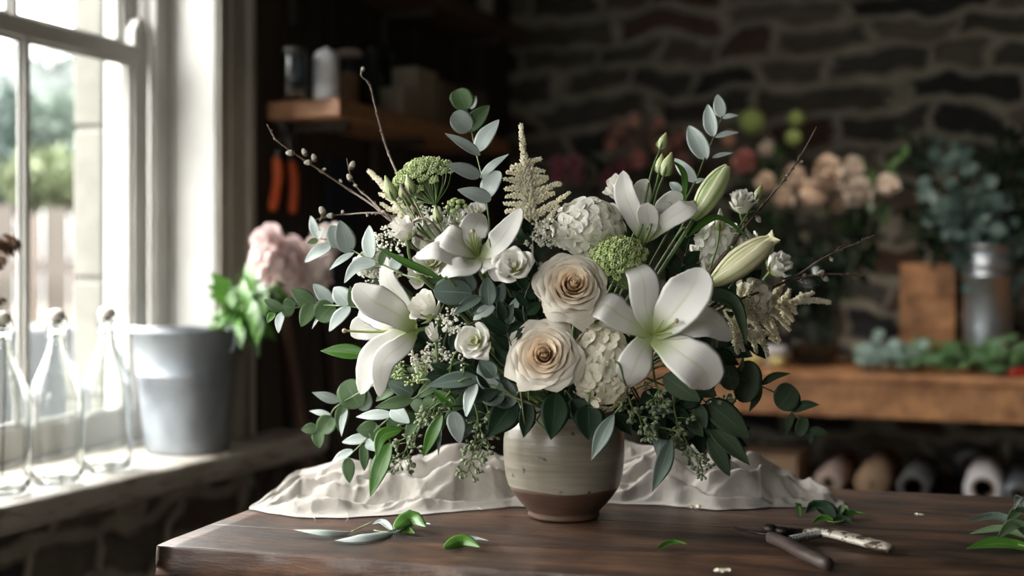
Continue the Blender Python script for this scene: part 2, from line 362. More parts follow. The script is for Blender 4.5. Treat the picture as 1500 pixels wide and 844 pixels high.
def vasemat():
    m, t, o = newmat('cream_glaze'); L = t.links.new
    b = nd(t, 'ShaderNodeBsdfPrincipled'); L(b.outputs[0], o.inputs[0])
    tcn = nd(t, 'ShaderNodeTexCoord')
    mp = nd(t, 'ShaderNodeMapping'); mp.inputs['Scale'].default_value = (2, 2, 30); L(tcn.outputs['Object'], mp.inputs[0])
    n = nd(t, 'ShaderNodeTexNoise', i_Scale=3.0, i_Detail=5.0); L(mp.outputs[0], n.inputs['Vector'])
    r = nd(t, 'ShaderNodeValToRGB'); r.color_ramp.elements[0].position = .3; r.color_ramp.elements[1].position = .7
    r.color_ramp.elements[0].color = (.16, .138, .10, 1); r.color_ramp.elements[1].color = (.26, .238, .19, 1); L(n.outputs[0], r.inputs[0])
    s = nd(t, 'ShaderNodeTexNoise', i_Scale=55.0, i_Detail=3.0); L(tcn.outputs['Object'], s.inputs['Vector'])
    r2 = nd(t, 'ShaderNodeValToRGB'); r2.color_ramp.elements[0].position = .27; r2.color_ramp.elements[0].color = (.28, .2, .14, 1); r2.color_ramp.elements[1].position = .34; r2.color_ramp.elements[1].color = (1, 1, 1, 1); L(s.outputs[0], r2.inputs[0])
    mx = nd(t, 'ShaderNodeMix', data_type='RGBA', blend_type='MULTIPLY'); mx.inputs[0].default_value = 1; L(r.outputs[0], mx.inputs[6]); L(r2.outputs[0], mx.inputs[7])
    L(mx.outputs[2], b.inputs['Base Color']); b.inputs['Roughness'].default_value = .28
    bp = nd(t, 'ShaderNodeBump'); bp.inputs['Strength'].default_value = .3; bp.inputs['Distance'].default_value = .003; L(n.outputs[0], bp.inputs['Height']); L(bp.outputs[0], b.inputs['Normal'])
    return m
M['glaze'] = vasemat()
M['clay'] = mat('bare_brown_clay', (.058, .030, .018), (.09, .046, .028), scale=20, rough=.6, bump=.2, bscale=90, stretch=(1, 1, 6), bdist=.002)
# plants
M['lily'] = leafmat('lily_petal', (.86, .85, .815), c2=(.83, .82, .775), base=(.50, .60, .22), bv=(.0, .34), rib=(.62, .68, .42), ribw=.055, trans=.25, rough=.5, var=.02, vein=.07, ribpow=.6)
M['lilycore'] = leafmat('lily_pistil', (.45, .52, .18), trans=.1, var=0, vein=0)
M['stigma'] = mat('stigma', (.42, .33, .2), rough=.6)
M['bud'] = leafmat('lily_bud_petal', (.58, .64, .36), c2=(.64, .68, .42), rib=(.22, .36, .08), ribw=.22, trans=.12, rough=.45, var=.03, base=(.30, .44, .13), bv=(0, .3))
M['budcream'] = leafmat('lily_bud_cream', (.80, .76, .52), c2=(.74, .72, .44), rib=(.42, .48, .18), ribw=.12, trans=.12, rough=.45, var=.03, base=(.42, .52, .2), bv=(0, .3))
M['rose_in'] = leafmat('rose_heart', (.90, .74, .56), c2=(.88, .76, .60), trans=.38, rough=.6, var=.03, vein=.05, base=(.88, .68, .46), bv=(.1, .9))
M['rose_mid'] = leafmat('rose_middle', (.88, .80, .68), c2=(.88, .77, .63), trans=.34, rough=.6, var=.02, vein=.05, base=(.86, .68, .48), bv=(.2, .9))
M['rose_out'] = leafmat('rose_outer', (.88, .83, .74), c2=(.86, .80, .68), trans=.3, rough=.6, var=.02, vein=.08, base=(.66, .66, .42), bv=(.0, .35))
M['lisi'] = leafmat('lisianthus_petal', (.87, .85, .80), c2=(.84, .82, .76), trans=.22, rough=.55, var=.02, vein=.08, base=(.52, .60, .22), bv=(.12, .5))
M['lisi_c'] = mat('lisianthus_heart', (.42, .42, .10), rough=.6)
M['hyd'] = leafmat('hydrangea_floret', (.87, .855, .79), c2=(.84, .83, .74), trans=.22, rough=.6, var=.04, vein=.1, base=(.60, .64, .38), bv=(0, .3))
M['hydc'] = leafmat('hydrangea_cream', (.84, .79, .67), c2=(.80, .76, .62), trans=.2, rough=.6, var=.05, vein=.1, base=(.56, .58, .3), bv=(0, .3))
M['budg'] = leafmat('green_bud', (.42, .50, .22), c2=(.50, .56, .30), rib=(.62, .64, .4), ribw=.1, trans=.1, var=.05)
M['stem'] = mat('green_stem', (.09, .15, .045), (.15, .22, .075), scale=20, rough=.5)
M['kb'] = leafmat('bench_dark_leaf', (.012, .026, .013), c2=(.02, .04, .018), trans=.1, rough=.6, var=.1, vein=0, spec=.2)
M['stemd'] = mat('dark_stem', (.05, .06, .03), (.09, .09, .05), scale=20, rough=.6)
M['twig'] = mat('willow_twig', (.075, .045, .03), (.17, .12, .085), scale=60, rough=.6, bump=.3)
M['catkin'] = mat('catkin_fur', (.50, .46, .38), (.62, .58, .50), scale=200, rough=.95, bump=.6, sheen=.5)
M['astilbe'] = leafmat('astilbe_grain', (.96, .93, .80), c2=(.94, .90, .75), trans=.45, rough=.8, var=.03, vein=0)
M['ammi'] = mat('green_umbel', (.38, .48, .18), (.68, .74, .46), scale=90, rough=.8)
M['ammid'] = mat('deep_green_umbel', (.30, .40, .13), (.56, .64, .32), scale=90, rough=.8)
M['filler'] = mat('white_filler_grain', (.8, .79, .68), (.88, .87, .78), scale=80, rough=.8)
M['seed'] = mat('eucalyptus_seed', (.17, .21, .12), (.27, .31, .19), scale=80, rough=.55)
M['p'] = leafmat('eucalyptus_silver', (.45, .51, .48), c2=(.37, .44, .41), rib=(.55, .62, .58), ribw=.03, trans=.15, rough=.5, base=None, var=.1, vein=.04)
M['g'] = leafmat('eucalyptus_green', (.18, .275, .135), c2=(.14, .23, .115), rib=(.26, .36, .22), ribw=.03, trans=.3, rough=.5, var=.15, vein=.05)
M['d'] = leafmat('eucalyptus_teal', (.14, .19, .16), c2=(.105, .155, .125), rib=(.28, .38, .34), ribw=.03, trans=.12, rough=.45, var=.12, vein=.05)
M['b'] = leafmat('fresh_green_leaf', (.085, .22, .030), c2=(.06, .16, .025), rib=(.22, .36, .09), ribw=.035, trans=.32, rough=.32, var=.12, vein=.12)
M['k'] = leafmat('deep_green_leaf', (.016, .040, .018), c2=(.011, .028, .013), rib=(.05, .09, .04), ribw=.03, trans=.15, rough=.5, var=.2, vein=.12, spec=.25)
M['v'] = leafmat('shaded_olive_leaf', (.075, .115, .065), c2=(.055, .09, .05), rib=(.12, .17, .10), ribw=.03, trans=.15, rough=.5, var=.15, vein=.1, spec=.35)  # shade of the lower right put into this darker leaf colour
# ------------------------------------------------------------------ room shell
A0, A1, B1, ZC = -4.2, 2.9, 4.3, 2.85
struct(MB().rbox(A0, A1, W_WALL-.38, B1, -.1, 0), 'floor', M['floor'])
struct(MB().rbox(A0-.2, A1+.3, W_WALL-.38, B1+.2, ZC, ZC+.1), 'ceiling', M['plaster'])
wb0, wb1 = W_WALL-.38, W_WALL
m = MB(); m.rbox(A0, A1, wb0, wb1, 0, SILL-.07); m.rbox(A0, A1, wb0, wb1, 2.40, ZC)
for a0, a1 in ((A0, -3.79), (-2.38, -2.06), (-.60, -.45), (.915, A1)): m.rbox(a0, a1, wb0, wb1, SILL-.07, 2.40)
struct(m, 'wall_left', M['stone_a'])
def subdiv_wall(name, a0, a1, b0, b1, z0, z1, na, nz, mat_, amp=.03):
    # front face towards -a is a rough grid of stones
    m = MB(); v = []; f = []
    for i in range(na+1):
        for j in range(nz+1):
            b = b0+(b1-b0)*i/na; z = z0+(z1-z0)*j/nz
            v.append(R(a0-amp*noise.noise(V((b*3.5, z*5, 2)))-amp*.5*noise.noise(V((b*11, z*14, 5))), b, z))
    for i in range(na):
        for j in range(nz): k = i*(nz+1)+j; f.append((k, k+1, k+nz+2, k+nz+1))
    m.add(v, f); m.rbox(a0+.06, a1, b0, b1, z0, z1); return struct(m, name, mat_)
subdiv_wall('wall_back', A1, A1+.25, wb0, B1+.2, 0, ZC, 110, 70, M['stone'])
struct(MB().rbox(A0, A1, B1, B1+.2, 0, ZC), 'wall_right', M['plaster'])
struct(MB().rbox(A0-.2, A0, wb0, -.2, 0, ZC).rbox(A0-.2, A0, 1.5, B1+.2, 0, ZC).rbox(A0-.2, A0, -.2, 1.5, 0, .7).rbox(A0-.2, A0, -.2, 1.5, 2.4, ZC), 'wall_front', M['plaster'])
# dark vertical boarding on the window wall beyond the casing
m = MB(); a = 1.10; rnd = random.Random(4)
while a < 2.86:
    w = rnd.uniform(.11, .16); m.rbox(a, min(a+w-.006, 2.88), W_WALL+.001, W_WALL+.02+rnd.uniform(0, .006), 0, 2.82); a += w
struct(m, 'trim_1', M['boards'], bevel=.003)

# ------------------------------------------------------------------ windows
def window(n, a0, a1, nb, stile=.055, casing=(True, True), sash_horn=True):
    zt = 2.35; zm = 1.735
    f = MB()
    # deep linings, head, box frame
    f.rbox(a1, a1+.02, -.32, W_WALL+.03, SILL, zt+.02); f.rbox(a0-.02, a0, -.32, W_WALL+.03, SILL, zt+.02); f.rbox(a0-.02, a1+.02, -.32, W_WALL+.03, zt, zt+.03)
    for s, e in ((1, a1), (-1, a0)):
        f.rbox(min(e, e-s*.058), max(e, e-s*.058), -.322, -.300, SILL, zt)      # inner staff bead
        f.rbox(min(e, e-s*.035), max(e, e-s*.035), -.375, -.322, SILL, zt)      # pulley stile
        f.rbox(min(e, e-s*.055), max(e, e-s*.055), -.47, -.415, SILL, zt)
        # lining panel moulding
        f.rbox(min(e, e-s*.008), max(e, e-s*.008), -.300, -.285, SILL+.02, zt); f.rbox(min(e, e-s*.008), max(e, e-s*.008), -.170, -.155, SILL+.02, zt)
    f.rbox(a0, a1, -.47, -.30, zt-.05, zt); f.rbox(a0, a1, -.50, -.30, SILL-.03, SILL+.012)
    fr = struct(f, 'window_%d' % n, M['white'], bevel=.003)
    WM[fr.name] = Matrix.Identity(4)
    ia0, ia1 = a0+.058, a1-.058
    def sash(name, b0, b1, z0, z1, bot, top, horn):
        s = MB(); s.rbox(ia0, ia0+stile, b0, b1, z0, z1); s.rbox(ia1-stile, ia1, b0, b1, z0, z1)
        s.rbox(ia0+stile, ia1-stile, b0, b1, z0, z0+bot); s.rbox(ia0+stile, ia1-stile, b0, b1, z1-top, z1)
        W = (ia1-ia0-2*stile)
        for k in range(1, nb):
            c = ia0+stile+W*k/nb; s.rbox(c-.009, c+.009, b0+.002, b1-.002, z0+bot, z1-top); s.rbox(c-.018, c+.018, b0+.012, b1-.012, z0+bot, z1-top)
        for c in (ia0+stile, ia1-stile-.012): s.rbox(c, c+.012, b0+.010, b1-.010, z0+bot, z1-top)
        s.rbox(ia0+stile, ia1-stile, b0+.010, b1-.010, z0+bot, z0+bot+.012); s.rbox(ia0+stile, ia1-stile, b0+.010, b1-.010, z1-top-.012, z1-top)
        if horn:
            for c in (ia1-stile, ia0):
                v = []; ff = []; prof = [(0, 0), (stile, 0), (stile, .035), (stile*.85, .062), (stile*.6, .075), (stile*.3, .07), (0, .04)]
                for bb in (b0, b1): v += [R(c+x, bb, z1+y) for x, y in prof]
                k = len(prof); ff = [tuple(range(k)), tuple(range(k, 2*k))[::-1]]+[(i, k+i, k+(i+1) % k, (i+1) % k) for i in range(k)]
                s.add(v, ff)
        o = s.build(name, M['white'], fr, smooth=False, bevel=.0025)
        g = MB(); bm_ = (b0+b1)/2; g.rbox(ia0+stile, ia1-stile, bm_-.0015, bm_+.0015, z0+bot, z1-top)
        g.build('pane', M['pane'], o, smooth=False)
    sash('lower_sash', -.352, -.325, SILL+.012, zm, .075, .042, True)
    sash('upper_sash', -.395, -.360, zm-.035, zt-.05, .042, .05, False)
    # casing on the room side
    c = MB()
    for s, e, on in ((1, a1, casing[1]), (-1, a0, casing[0])):
        if not on: continue
        w = .15
        c.rbox(min(e, e+s*w), max(e, e+s*w), W_WALL, W_WALL+.03, SILL, zt+.15)
        c.rbox(min(e+s*w, e+s*(w-.028)), max(e+s*w, e+s*(w-.028)), W_WALL, W_WALL+.045, SILL, zt+.15)
        c.rbox(min(e+s*.05, e+s*.058), max(e+s*.05, e+s*.058), W_WALL+.02, W_WALL+.036, SILL, zt)
        c.rbox(min(e+s*.0, e+s*.012), max(e+s*.0, e+s*.012), W_WALL+.02, W_WALL+.036, SILL, zt)
    c.rbox(a0, a1, W_WALL, W_WALL+.03, zt, zt+.15)
    c.build('casing', M['casing'], fr, smooth=False, bevel=.004)
    return fr
window(1, -.43, .896, 3)
window(2, -2.04, -.62, 3)  # unseen extra window, added to let more daylight onto the bouquet
window(3, -3.77, -2.40, 3)  # another unseen window, added for more light from the front left
f = MB()  # shop window added behind the camera as front fill, never in view
for b in (-.2, .35, .9, 1.44): f.rbox(A0-.16, A0-.08, b, b+.06, .7, 2.4)
f.rbox(A0-.16, A0-.08, -.2, 1.5, .7, .76).rbox(A0-.16, A0-.08, -.2, 1.5, 2.34, 2.4)
w4 = struct(f, 'window_4', M['white']); MB().rbox(A0-.123, A0-.118, -.2, 1.5, .7, 2.4).build('pane', M['pane'], w4, smooth=False)
# the long window board
def sillmesh():
    m = MB(); n = 150; a0, a1 = -4.0, 1.19; prof = [(-.30, -.062), (-.30, 0), (-.012, 0), (-.003, -.004), (0, -.012), (-.001, -.03), (-.004, -.047), (-.016, -.05), (-.02, -.062)]
    v = []; f = []; k = len(prof)
    for i in range(n+1):
        a = a0+(a1-a0)*i/n; jit = .006*noise.noise(V((a*7, 0, 3)))+.003*noise.noise(V((a*31, 0, 1)))
        for b, z in prof:
            bb = b
            if b > -.1: bb = b+jit*(1 if z < 0 else .4)
            if (a > .92 or a < -3.79) and b < W_WALL: bb = W_WALL+.001
            v.append(R(a, bb, SILL+z))
    for i in range(n):
        for j in range(k): q = (j+1) % k; f.append((i*k+j, (i+1)*k+j, (i+1)*k+q, i*k+q))
    f.append(tuple(range(k))); f.append(tuple(n*k+j for j in range(k))[::-1])
    return m.add(v, f)
struct(sillmesh(), 'trim_2', M['sill'])

# ------------------------------------------------------------------ outside
m = MB(); m.rbox(.86, 1.9, -1.0, wb0, -.3, 3.4)
# stone pier beside the window with courses
rnd = random.Random(2); m = MB(); z = -.3
while z < 3.2:
    h = rnd.uniform(.30, .42); m.rbox(.838, .914, wb0-.012, wb0+.085, z, z+h-.012); z += h
m.rbox(.846, .914, wb0-.006, wb0+.08, -.3, 3.2)
struct(m, 'trim_3', M['stone_ext'], bevel=.008)
struct(MB().box(-40, 3, 1.5, 60, -.5, -.42, None).rbox(-9, -8.5, -30, -2, -.5, -.4), 'ground', mat('garden_gravel', (.09, .08, .065), (.12, .11, .09), scale=3, rough=.9))
hedge_mat = mat('hazy_hedge_green', (.10, .15, .10), (.22, .27, .17), scale=2.2, rough=.8)
def shrub(name, label, cat, c, rx, ry, rz, n, ls, mt, seed, group=None, wood=True):
    rnd = random.Random(seed); m = MB(); cc = V(c)
    m.add([cc+V((p.x*rx, p.y*ry, p.z*rz))*(.80+.25*noise.noise(p*2.5+cc)) for p in ICO1[0]], ICO1[1], [(0, 0)]*len(ICO1[0]))
    for i in range(n):
        u = rnd.uniform(0, 2*pi); w = rnd.uniform(-1, 1); r = rnd.uniform(.6, 1)**.5; q = sqrt(1-w*w)
        p = V((c[0]+rx*r*q*cos(u), c[1]+ry*r*q*sin(u), c[2]+rz*r*w)); d = V((rnd.gauss(0, 1), rnd.gauss(0, 1), rnd.gauss(.4, 1))).normalized()
        N = d.orthogonal().normalized(); L = ls*rnd.uniform(.6, 1.3)
        blade(m, [p, p+d*L], N, L*.55, prof_egg, n=3, m=2, thick=0, cup=.2)
    t = thing(name, label, cat, (c[0], c[1], 0), group=group)
    m.build('foliage', mt, t)
    if wood:
        s = MB(); s.tube([V((c[0], c[1], -.45)), V((c[0]+.03, c[1], c[2]*.5)), V((c[0], c[1]+.02, c[2]+rz*.6))], .07, .02); s.build('trunk', M['twig'], t)
    return t
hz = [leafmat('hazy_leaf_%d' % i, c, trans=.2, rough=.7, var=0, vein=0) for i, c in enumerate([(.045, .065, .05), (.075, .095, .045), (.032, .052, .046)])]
shrub('garden_shrub', 'dark blue green shrub outside seen through the pane left of the glazing bar', 'shrub', at(-75, 235, 10.5), .85, .7, .75, 1700, .13, hz[2], 1)
shrub('garden_shrub', 'bushy green shrub outside over the fence, right of the glazing bar', 'shrub', at(88, 225, 10.8), .45, .6, .50, 1500, .13, hz[0], 2)
shrub('garden_shrub', 'light green low shrub outside just above the fence top', 'shrub', at(85, 268, 9.0), .38, .3, .18, 900, .11, hz[1], 3)
shrub('garden_tree', 'haze coloured tree crown outside high in the lower sash pane', 'tree', at(40, 175, 17), 2.0, 1, 1.0, 1600, .2, leafmat('hazy_far_leaf', (.095, .11, .105), trans=.3, rough=.8, var=0, vein=0), 4)  # distance haze put into the pale leaf colour
t = thing('garden_fence', 'weathered brown board fence outside behind the bottles', 'fence', (-3.4, 8.2, -.42))
fm = [mat('fence_board_%d' % i, c, [k*1.25 for k in c], scale=3, rough=.8, stretch=(1, 1, .3)) for i, c in enumerate([(.030, .024, .019), (.044, .033, .026)])]
rnd = random.Random(3)
for i in range(22):
    x = -5.2+i*.17; h = 1.55+rnd.uniform(-.06, .06); MB().box(x, x+.155, 8.2+.09*i*.3, 8.225+.09*i*.3, -.42, h).build('board', fm[i % 2], t, smooth=False)
MB().box(-5.3, -1.5, 8.16, 8.2, .3, .38).box(-5.3, -1.5, 8.16, 8.2, 1.15, 1.23).build('rail', fm[0], t, smooth=False)
m = MB(); m.rbox(.2, 4.6, -2.2, -2.05, -.42, .93)
m.top('garden_wall', mat('grey_render', (.038, .043, .048), (.05, .055, .06), scale=3, rough=.8), 'low grey blue garden wall outside behind the bottle necks', 'wall', smooth=False, bevel=.02)

# ------------------------------------------------------------------ sill: bottles, pail of stock
def bottle(label, px, py, lean=0, cap=True, seed=0, fill=True):
    Y = (CZ-SILL)*F/(py-HY); c = at(px, py, Y); s = 1.0
    t = thing('swing_top_bottle', label, 'bottle', c, group='clear swing-top bottles on the window board')
    H = .345
    out = [(.0, .006), (.030, .003), (.044, .0), (.051, .004), (.0535, .012), (.054, .04), (.054, .165), (.0525, .19), (.047, .212), (.037, .235), (.027, .258), (.0195, .280), (.0165, .300), (.0160, .318), (.0190, .322), (.0195, .332), (.0180, .336), (.0165, .337)]
    inn = [(.0120, .337), (.0115, .318), (.0120, .298), (.0150, .278), (.0225, .256), (.033, .232), (.043, .209), (.0485, .188), (.050, .165), (.050, .040), (.049, .018), (.040, .010), (0, .014)]
    def sq(p, q):
        r = sqrt(p.x**2+p.y**2); k = max(0, min(1, (.22-p.z)/.06))*.10
        f = 1+k*(abs(cos(2*q+.5))**1.0-.5)*.5; return V((p.x*f, p.y*f, p.z))
    b = MB(); b.lathe(out+inn, c, seg=40, fn=sq); b.build('glass_body', M['glass'], t)
    k = MB(); k.lathe([(0, .330), (.0112, .330), (.0118, .338), (.0185, .340), (.0185, .352), (.015, .359), (.006, .362), (0, .362)], c, seg=24); k.build('stopper', M['cork'], t)
    w = MB()
    for sgn in (-1, 1):
        w.tube(spline([c+V((sgn*.0195, 0, .305)), c+V((sgn*.024, .004, .325)), c+V((sgn*.021, 0, .345)), c+V((sgn*.012, 0, .356))], 8), .0012, seg=5)
    ring = [c+V((cos(q)*.0198, sin(q)*.0198, .306)) for q in [2*pi*i/16 for i in range(17)]]
    w.tube(ring, .0013, seg=5); w.tube(spline([c+V((.021, 0, .335)), c+V((.030, -.004, .318)), c+V((.026, -.006, .290)), c+V((.020, -.006, .285))], 8), .0012, seg=5)
    w.build('wire_clip', M['wire'], t)
    return t, c
bt, bc = bottle('clear swing-top bottle at the left edge of the picture, a dried stem above it', 3, 724)
bottle('clear swing-top bottle between two others, grey ceramic stopper', 83, 707)
bottle('clear swing-top bottle standing next to the metal pail', 157, 689)
# dried flower
t = thing('dried_flower', 'brown dried flower head hanging in at the left edge by the window', 'flower', bc+V((0, 0, .02)))
s = MB(); hp = at(12, 357, 2.5); s.tube(spline([bc+V((.0, 0, .03)), bc+V((.004, 0, .33)), at(-22, 430, 2.5), at(-24, 360, 2.5), at(-8, 345, 2.5), hp], 24), .002, .0015, seg=5); s.tube(spline([at(-22, 400, 2.5), at(-8, 392, 2.5), at(0, 385, 2.5)], 6), .0014, seg=5); s.tube(spline([at(-22, 430, 2.5), at(-8, 446, 2.5), at(1, 441, 2.5)], 6), .0014, seg=5); s.build('stem', M['twig'], t)
dr = mat('dried_brown_petal', (.10, .05, .03), (.17, .09, .055), scale=60, rough=.9)
for (x, y, r) in ((12, 357, .026), (-2, 384, .017), (3, 441, .010)):
    m = MB(); rnd = random.Random(x+50); c = at(x, y, 2.5)
    for i in range(46):
        d = V((rnd.gauss(0, 1), rnd.gauss(0, 1), rnd.gauss(0, 1))).normalized(); blade(m, [c, c+d*r*.6, c+d*r+V((0, 0, -r*.2))], d.orthogonal(), r*.7, prof_egg, n=4, m=2, cup=.5, thick=0)
    m.build('flower_head', dr, t)
# pail
pc = R(.752, -.138, SILL)
t = thing('zinc_pail', 'galvanised zinc pail standing on the window board beside the glass bottles', 'bucket', pc)
prof = [(0, .012), (.090, .012), (.0945, .0), (.099, .0), (.100, .012), (.105, .05), (.1125, .12), (.1185, .185), (.1205, .187), (.1205, .192), (.1195, .194), (.1315, .290), (.136, .291), (.1385, .296), (.136, .301), (.131, .300), (.1290, .290), (.117, .19), (.102, .05), (.0975, .018), (0, .016)]
MB().lathe(prof, pc, seg=64).build('body', M['zinc'], t)
h = MB()
sd = V((UY, -UX, 0)); e0 = pc+sd*.134+V((0, 0, .275)); e1 = pc-sd*.134+V((0, 0, .275))
fw = V((-UX, -UY, 0))
h.tube(spline([e0, e0+sd*.012+V((0, 0, .012)), pc+sd*.11+fw*.085+V((0, 0, .305)), pc+fw*.145+V((0, 0, .3065)), pc-sd*.11+fw*.085+V((0, 0, .305)), e1-sd*.012+V((0, 0, .012)), e1], 30), .0028, seg=6)
h.build('handle', M['wire'], t)
for e, sg in ((e0, 1), (e1, -1)):
    MB().tube([e+V((0, 0, -.03))-sd*sg*.004, e+sd*sg*.006+V((0, 0, -.01)), e+sd*sg*.006+V((0, 0, .01)), e+V((0, 0, .022))], .006, .005).build('handle_lug', M['zinc'], t)
MB().tube([pc+fw*.1015+V((.01, 0, .02)), pc+fw*.1325+V((.012, 0, .285))], .0016, seg=4).build('seam', M['zinc'], t)

stockp = [leafmat('stock_pink', (.84, .66, .64), c2=(.88, .76, .74), trans=.3, rough=.6, var=.05, vein=0), leafmat('stock_blush', (.86, .74, .70), c2=(.88, .80, .76), trans=.3, rough=.6, var=.05, vein=0)]
def floret(m, c, ax, r, n=4, cup=.35, rnd=random, seg=(5, 4), fold=0, w=1.0):
    ax = ax.normalized(); a = ax.orthogonal().normalized(); b = ax.cross(a); ph = rnd.uniform(0, 2*pi)
    for i in range(n):
        q = ph+2*pi*i/n+rnd.uniform(-.15, .15); d = a*cos(q)+b*sin(q)
        lift = rnd.uniform(.05, .40)*r
        blade(m, [c, c+d*r*.5+ax*lift*.7, c+d*r+ax*lift*rnd.uniform(.2, 1.2)], ax, r*w*rnd.uniform(.85, 1.1), prof_round, n=seg[0], m=seg[1], cup=cup, thick=0, fold=fold)
heads = [((392, 350), (398, 395), .045, 0, 'stock spike nearest the window casing'), ((425, 366), (418, 412), .05, 0, 'stock spike in the middle of the bunch, fullest head'), ((478, 350), (450, 410), .042, 1, 'stock spike leaning furthest right out of the pail'), ((445, 395), (430, 430), .045, 1, 'low stock spike hanging over the pail rim')]
for k, (tp, bp_, rr, mi, lab) in enumerate(heads):
    rnd = random.Random(k+5); p1 = at(tp[0], tp[1], 3.0+.03*k); p0 = at(bp_[0], bp_[1], 3.02+.03*k); ins = pc+V((.05-.02*k, .02*k, .04))
    t = thing('stock_stem', 'pale pink '+lab, 'flower', ins)
    s = MB(); rim = pc+V((.085-.01*k, -.01+.015*k, .30)); s.tube(spline([ins, rim, p0, p1], 18), .005, .003, seg=6); s.build('stem', M['stem'], t)
    f = MB(); ax = (p1-p0)
    for i in range(30):
        u = i/29; q = i*2.4; o_ = ax.orthogonal().normalized(); o2 = ax.normalized().cross(o_)
        r_ = rr*(1-.55*u)*1.0; d = o_*cos(q)+o2*sin(q)
        floret(f, p0+ax*u*1.15+d*r_, d+ax.normalized()*.4+V((rnd.uniform(-.5,.5),0,rnd.uniform(-.5,.5))), .027, 5, rnd=rnd, seg=(3, 2))
    f.build('blossoms', stockp[mi], t)
    lv = MB()
    for i in range(16):
        u = rnd.uniform(.1, .75); p = ins.lerp(rim, .9).lerp(p0, u); d = V((rnd.uniform(-.4, 1), rnd.uniform(-1, .3), rnd.uniform(-.6, .9))).normalized(); L = rnd.uniform(.05, .10)
        blade(lv, [p, p+d*L*.6+V((0, 0, .01)), p+d*L-V((0, 0, .02))], V((-.3, -.6, .8)), .026, prof_lance, n=6, m=2, thick=0, cup=.2)
    lv.build('leaves', M['b'], t)
# loose leaves fanning out beside the pail
t = thing('greenery_stem', 'bright green leafy stem fanning up at the pail rim by the casing', 'foliage', pc+V((.08, 0, .03)))
s = MB(); lv = MB(); rnd = random.Random(8)
for k in range(7):
    e = at(rnd.uniform(335, 372), rnd.uniform(392, 432), 3.0); r0 = pc+V((.095+rnd.uniform(-.02, .01), rnd.uniform(-.04, .05), .30)); s.tube(spline([pc+V((.05, 0, .04)), r0, e], 10), .0028, .002, seg=5)
    for q in range(2):
        d = V((rnd.uniform(-1, 1), rnd.uniform(-.6, .2), rnd.uniform(-.3, 1))).normalized(); p = r0.lerp(e, rnd.uniform(.55, 1)); blade(lv, [p, p+d*.035, p+d*.065], V((-.3, -1, .6)), .03, prof_ovate, n=5, m=2, thick=0)
for (x, y) in ((372, 480), (377, 495), (362, 450), (385, 455), (368, 425)):
    p = at(x-6, y-40, 2.97); blade(lv, [p, at(x, y-18, 2.93), at(x+rnd.uniform(-6, 6), y+12, 2.93)], V((-.3, -1, .3)), .036, prof_ovate, n=6, m=4, thick=0)
s.build('stem', M['stem'], t); lv.build('leaves', M['b'], t)

# ------------------------------------------------------------------ shelves on the window wall
SH = 1.624
def shelf(label, a0, a1, b1, z1, th, mw='shelfwood'):
    t = thing('wall_shelf', label, 'shelf', R((a0+a1)/2, W_WALL+.03, z1-th))
    MB().rbox(a0, a1, W_WALL+.028, b1, z1-th, z1).build('board', M[mw], t, smooth=False, bevel=.004)
    for a in (a0+.12, (a0+a1)/2, a1-.12):
        MB().rbox(a-.012, a+.012, W_WALL+.028, W_WALL+.05, z1-th-.14, z1-th).rbox(a-.012, a+.012, W_WALL+.05, b1-.04, z1-th-.024, z1-th).build('bracket', M['boards'], t, smooth=False, bevel=.003)
    return t
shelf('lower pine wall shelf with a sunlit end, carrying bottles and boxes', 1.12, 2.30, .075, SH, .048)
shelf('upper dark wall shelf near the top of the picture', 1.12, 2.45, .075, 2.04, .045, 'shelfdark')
def sh_at(px, dz=0, b=-.03, z=SH):
    # point on a shelf seen at pixel column px, b metres off the sill line
    r = (px-750)/F; a = -(OX+UY*b-r*(OY-UX*b))/(UX-r*UY); return R(a, b, z+dz)
ylen = lambda c, p: p*c.y/F
def jar(label, cat, name, px, hpx, wpx, b, mt, prof, z=SH, lid=None, lidmat=None, lidname='lid'):
    c = sh_at(px, .0005, b, z); h = ylen(c, hpx); r = ylen(c, wpx)/2
    t = thing(name, label, cat, c)
    MB().lathe([(x*r, y*h) for x, y in prof], c, seg=32).build('body', mt, t)
    if lid: MB().lathe([(x*r, y*h) for x, y in lid], c, seg=32).build(lidname, lidmat, t)
    return t
bottlep = [(0, .0), (.92, 0), (1, .03), (1, .62), (.9, .72), (.45, .82), (.38, .86), (.38, .99), (.0, .99)]
jarhollow = [(0, 0), (.9, 0), (1, .04), (1, .86), (.86, .93), (.86, 1), (.80, 1), (.80, .93), (.94, .85), (.94, .05), (0, .04)]
enamel = mat('white_enamel', (.70, .70, .72), (.78, .78, .80), scale=5, rough=.3)
cream = mat('old_paper', (.30, .26, .19), (.38, .33, .25), scale=6, rough=.8)
dk = mat('dark_tin', (.06, .055, .05), (.10, .09, .08), scale=6, rough=.5, metal=.5)
tin = mat('copper_brown_tin', (.20, .11, .06), (.28, .16, .09), scale=6, rough=.5)
lidm = mat('dusty_pink_lid', (.45, .36, .33), (.5, .42, .38), scale=6, rough=.6)
jar('smoky glass jar with a dark lid at the near end of the lower shelf', 'jar', 'glass_jar', 431, 66, 34, -.03, M['glassd'], jarhollow, lid=[(0, .97), (.98, .97), (1.0, 1.0), (.98, 1.07), (.5, 1.11), (0, 1.11)], lidmat=dk)
jar('white domed canister on the lower shelf, brightest thing there', 'canister', 'enamel_canister', 478, 74, 38, .01, enamel, [(0, 0), (.96, 0), (1, .02), (1, .30), (1.01, .31), (1, .32), (1, .80), (.93, .90), (.75, .97), (.4, .995), (0, 1)], lid=[(0, .99), (.22, .99), (.25, 1.02), (.15, 1.045), (0, 1.05)], lidmat=enamel, lidname='knob')
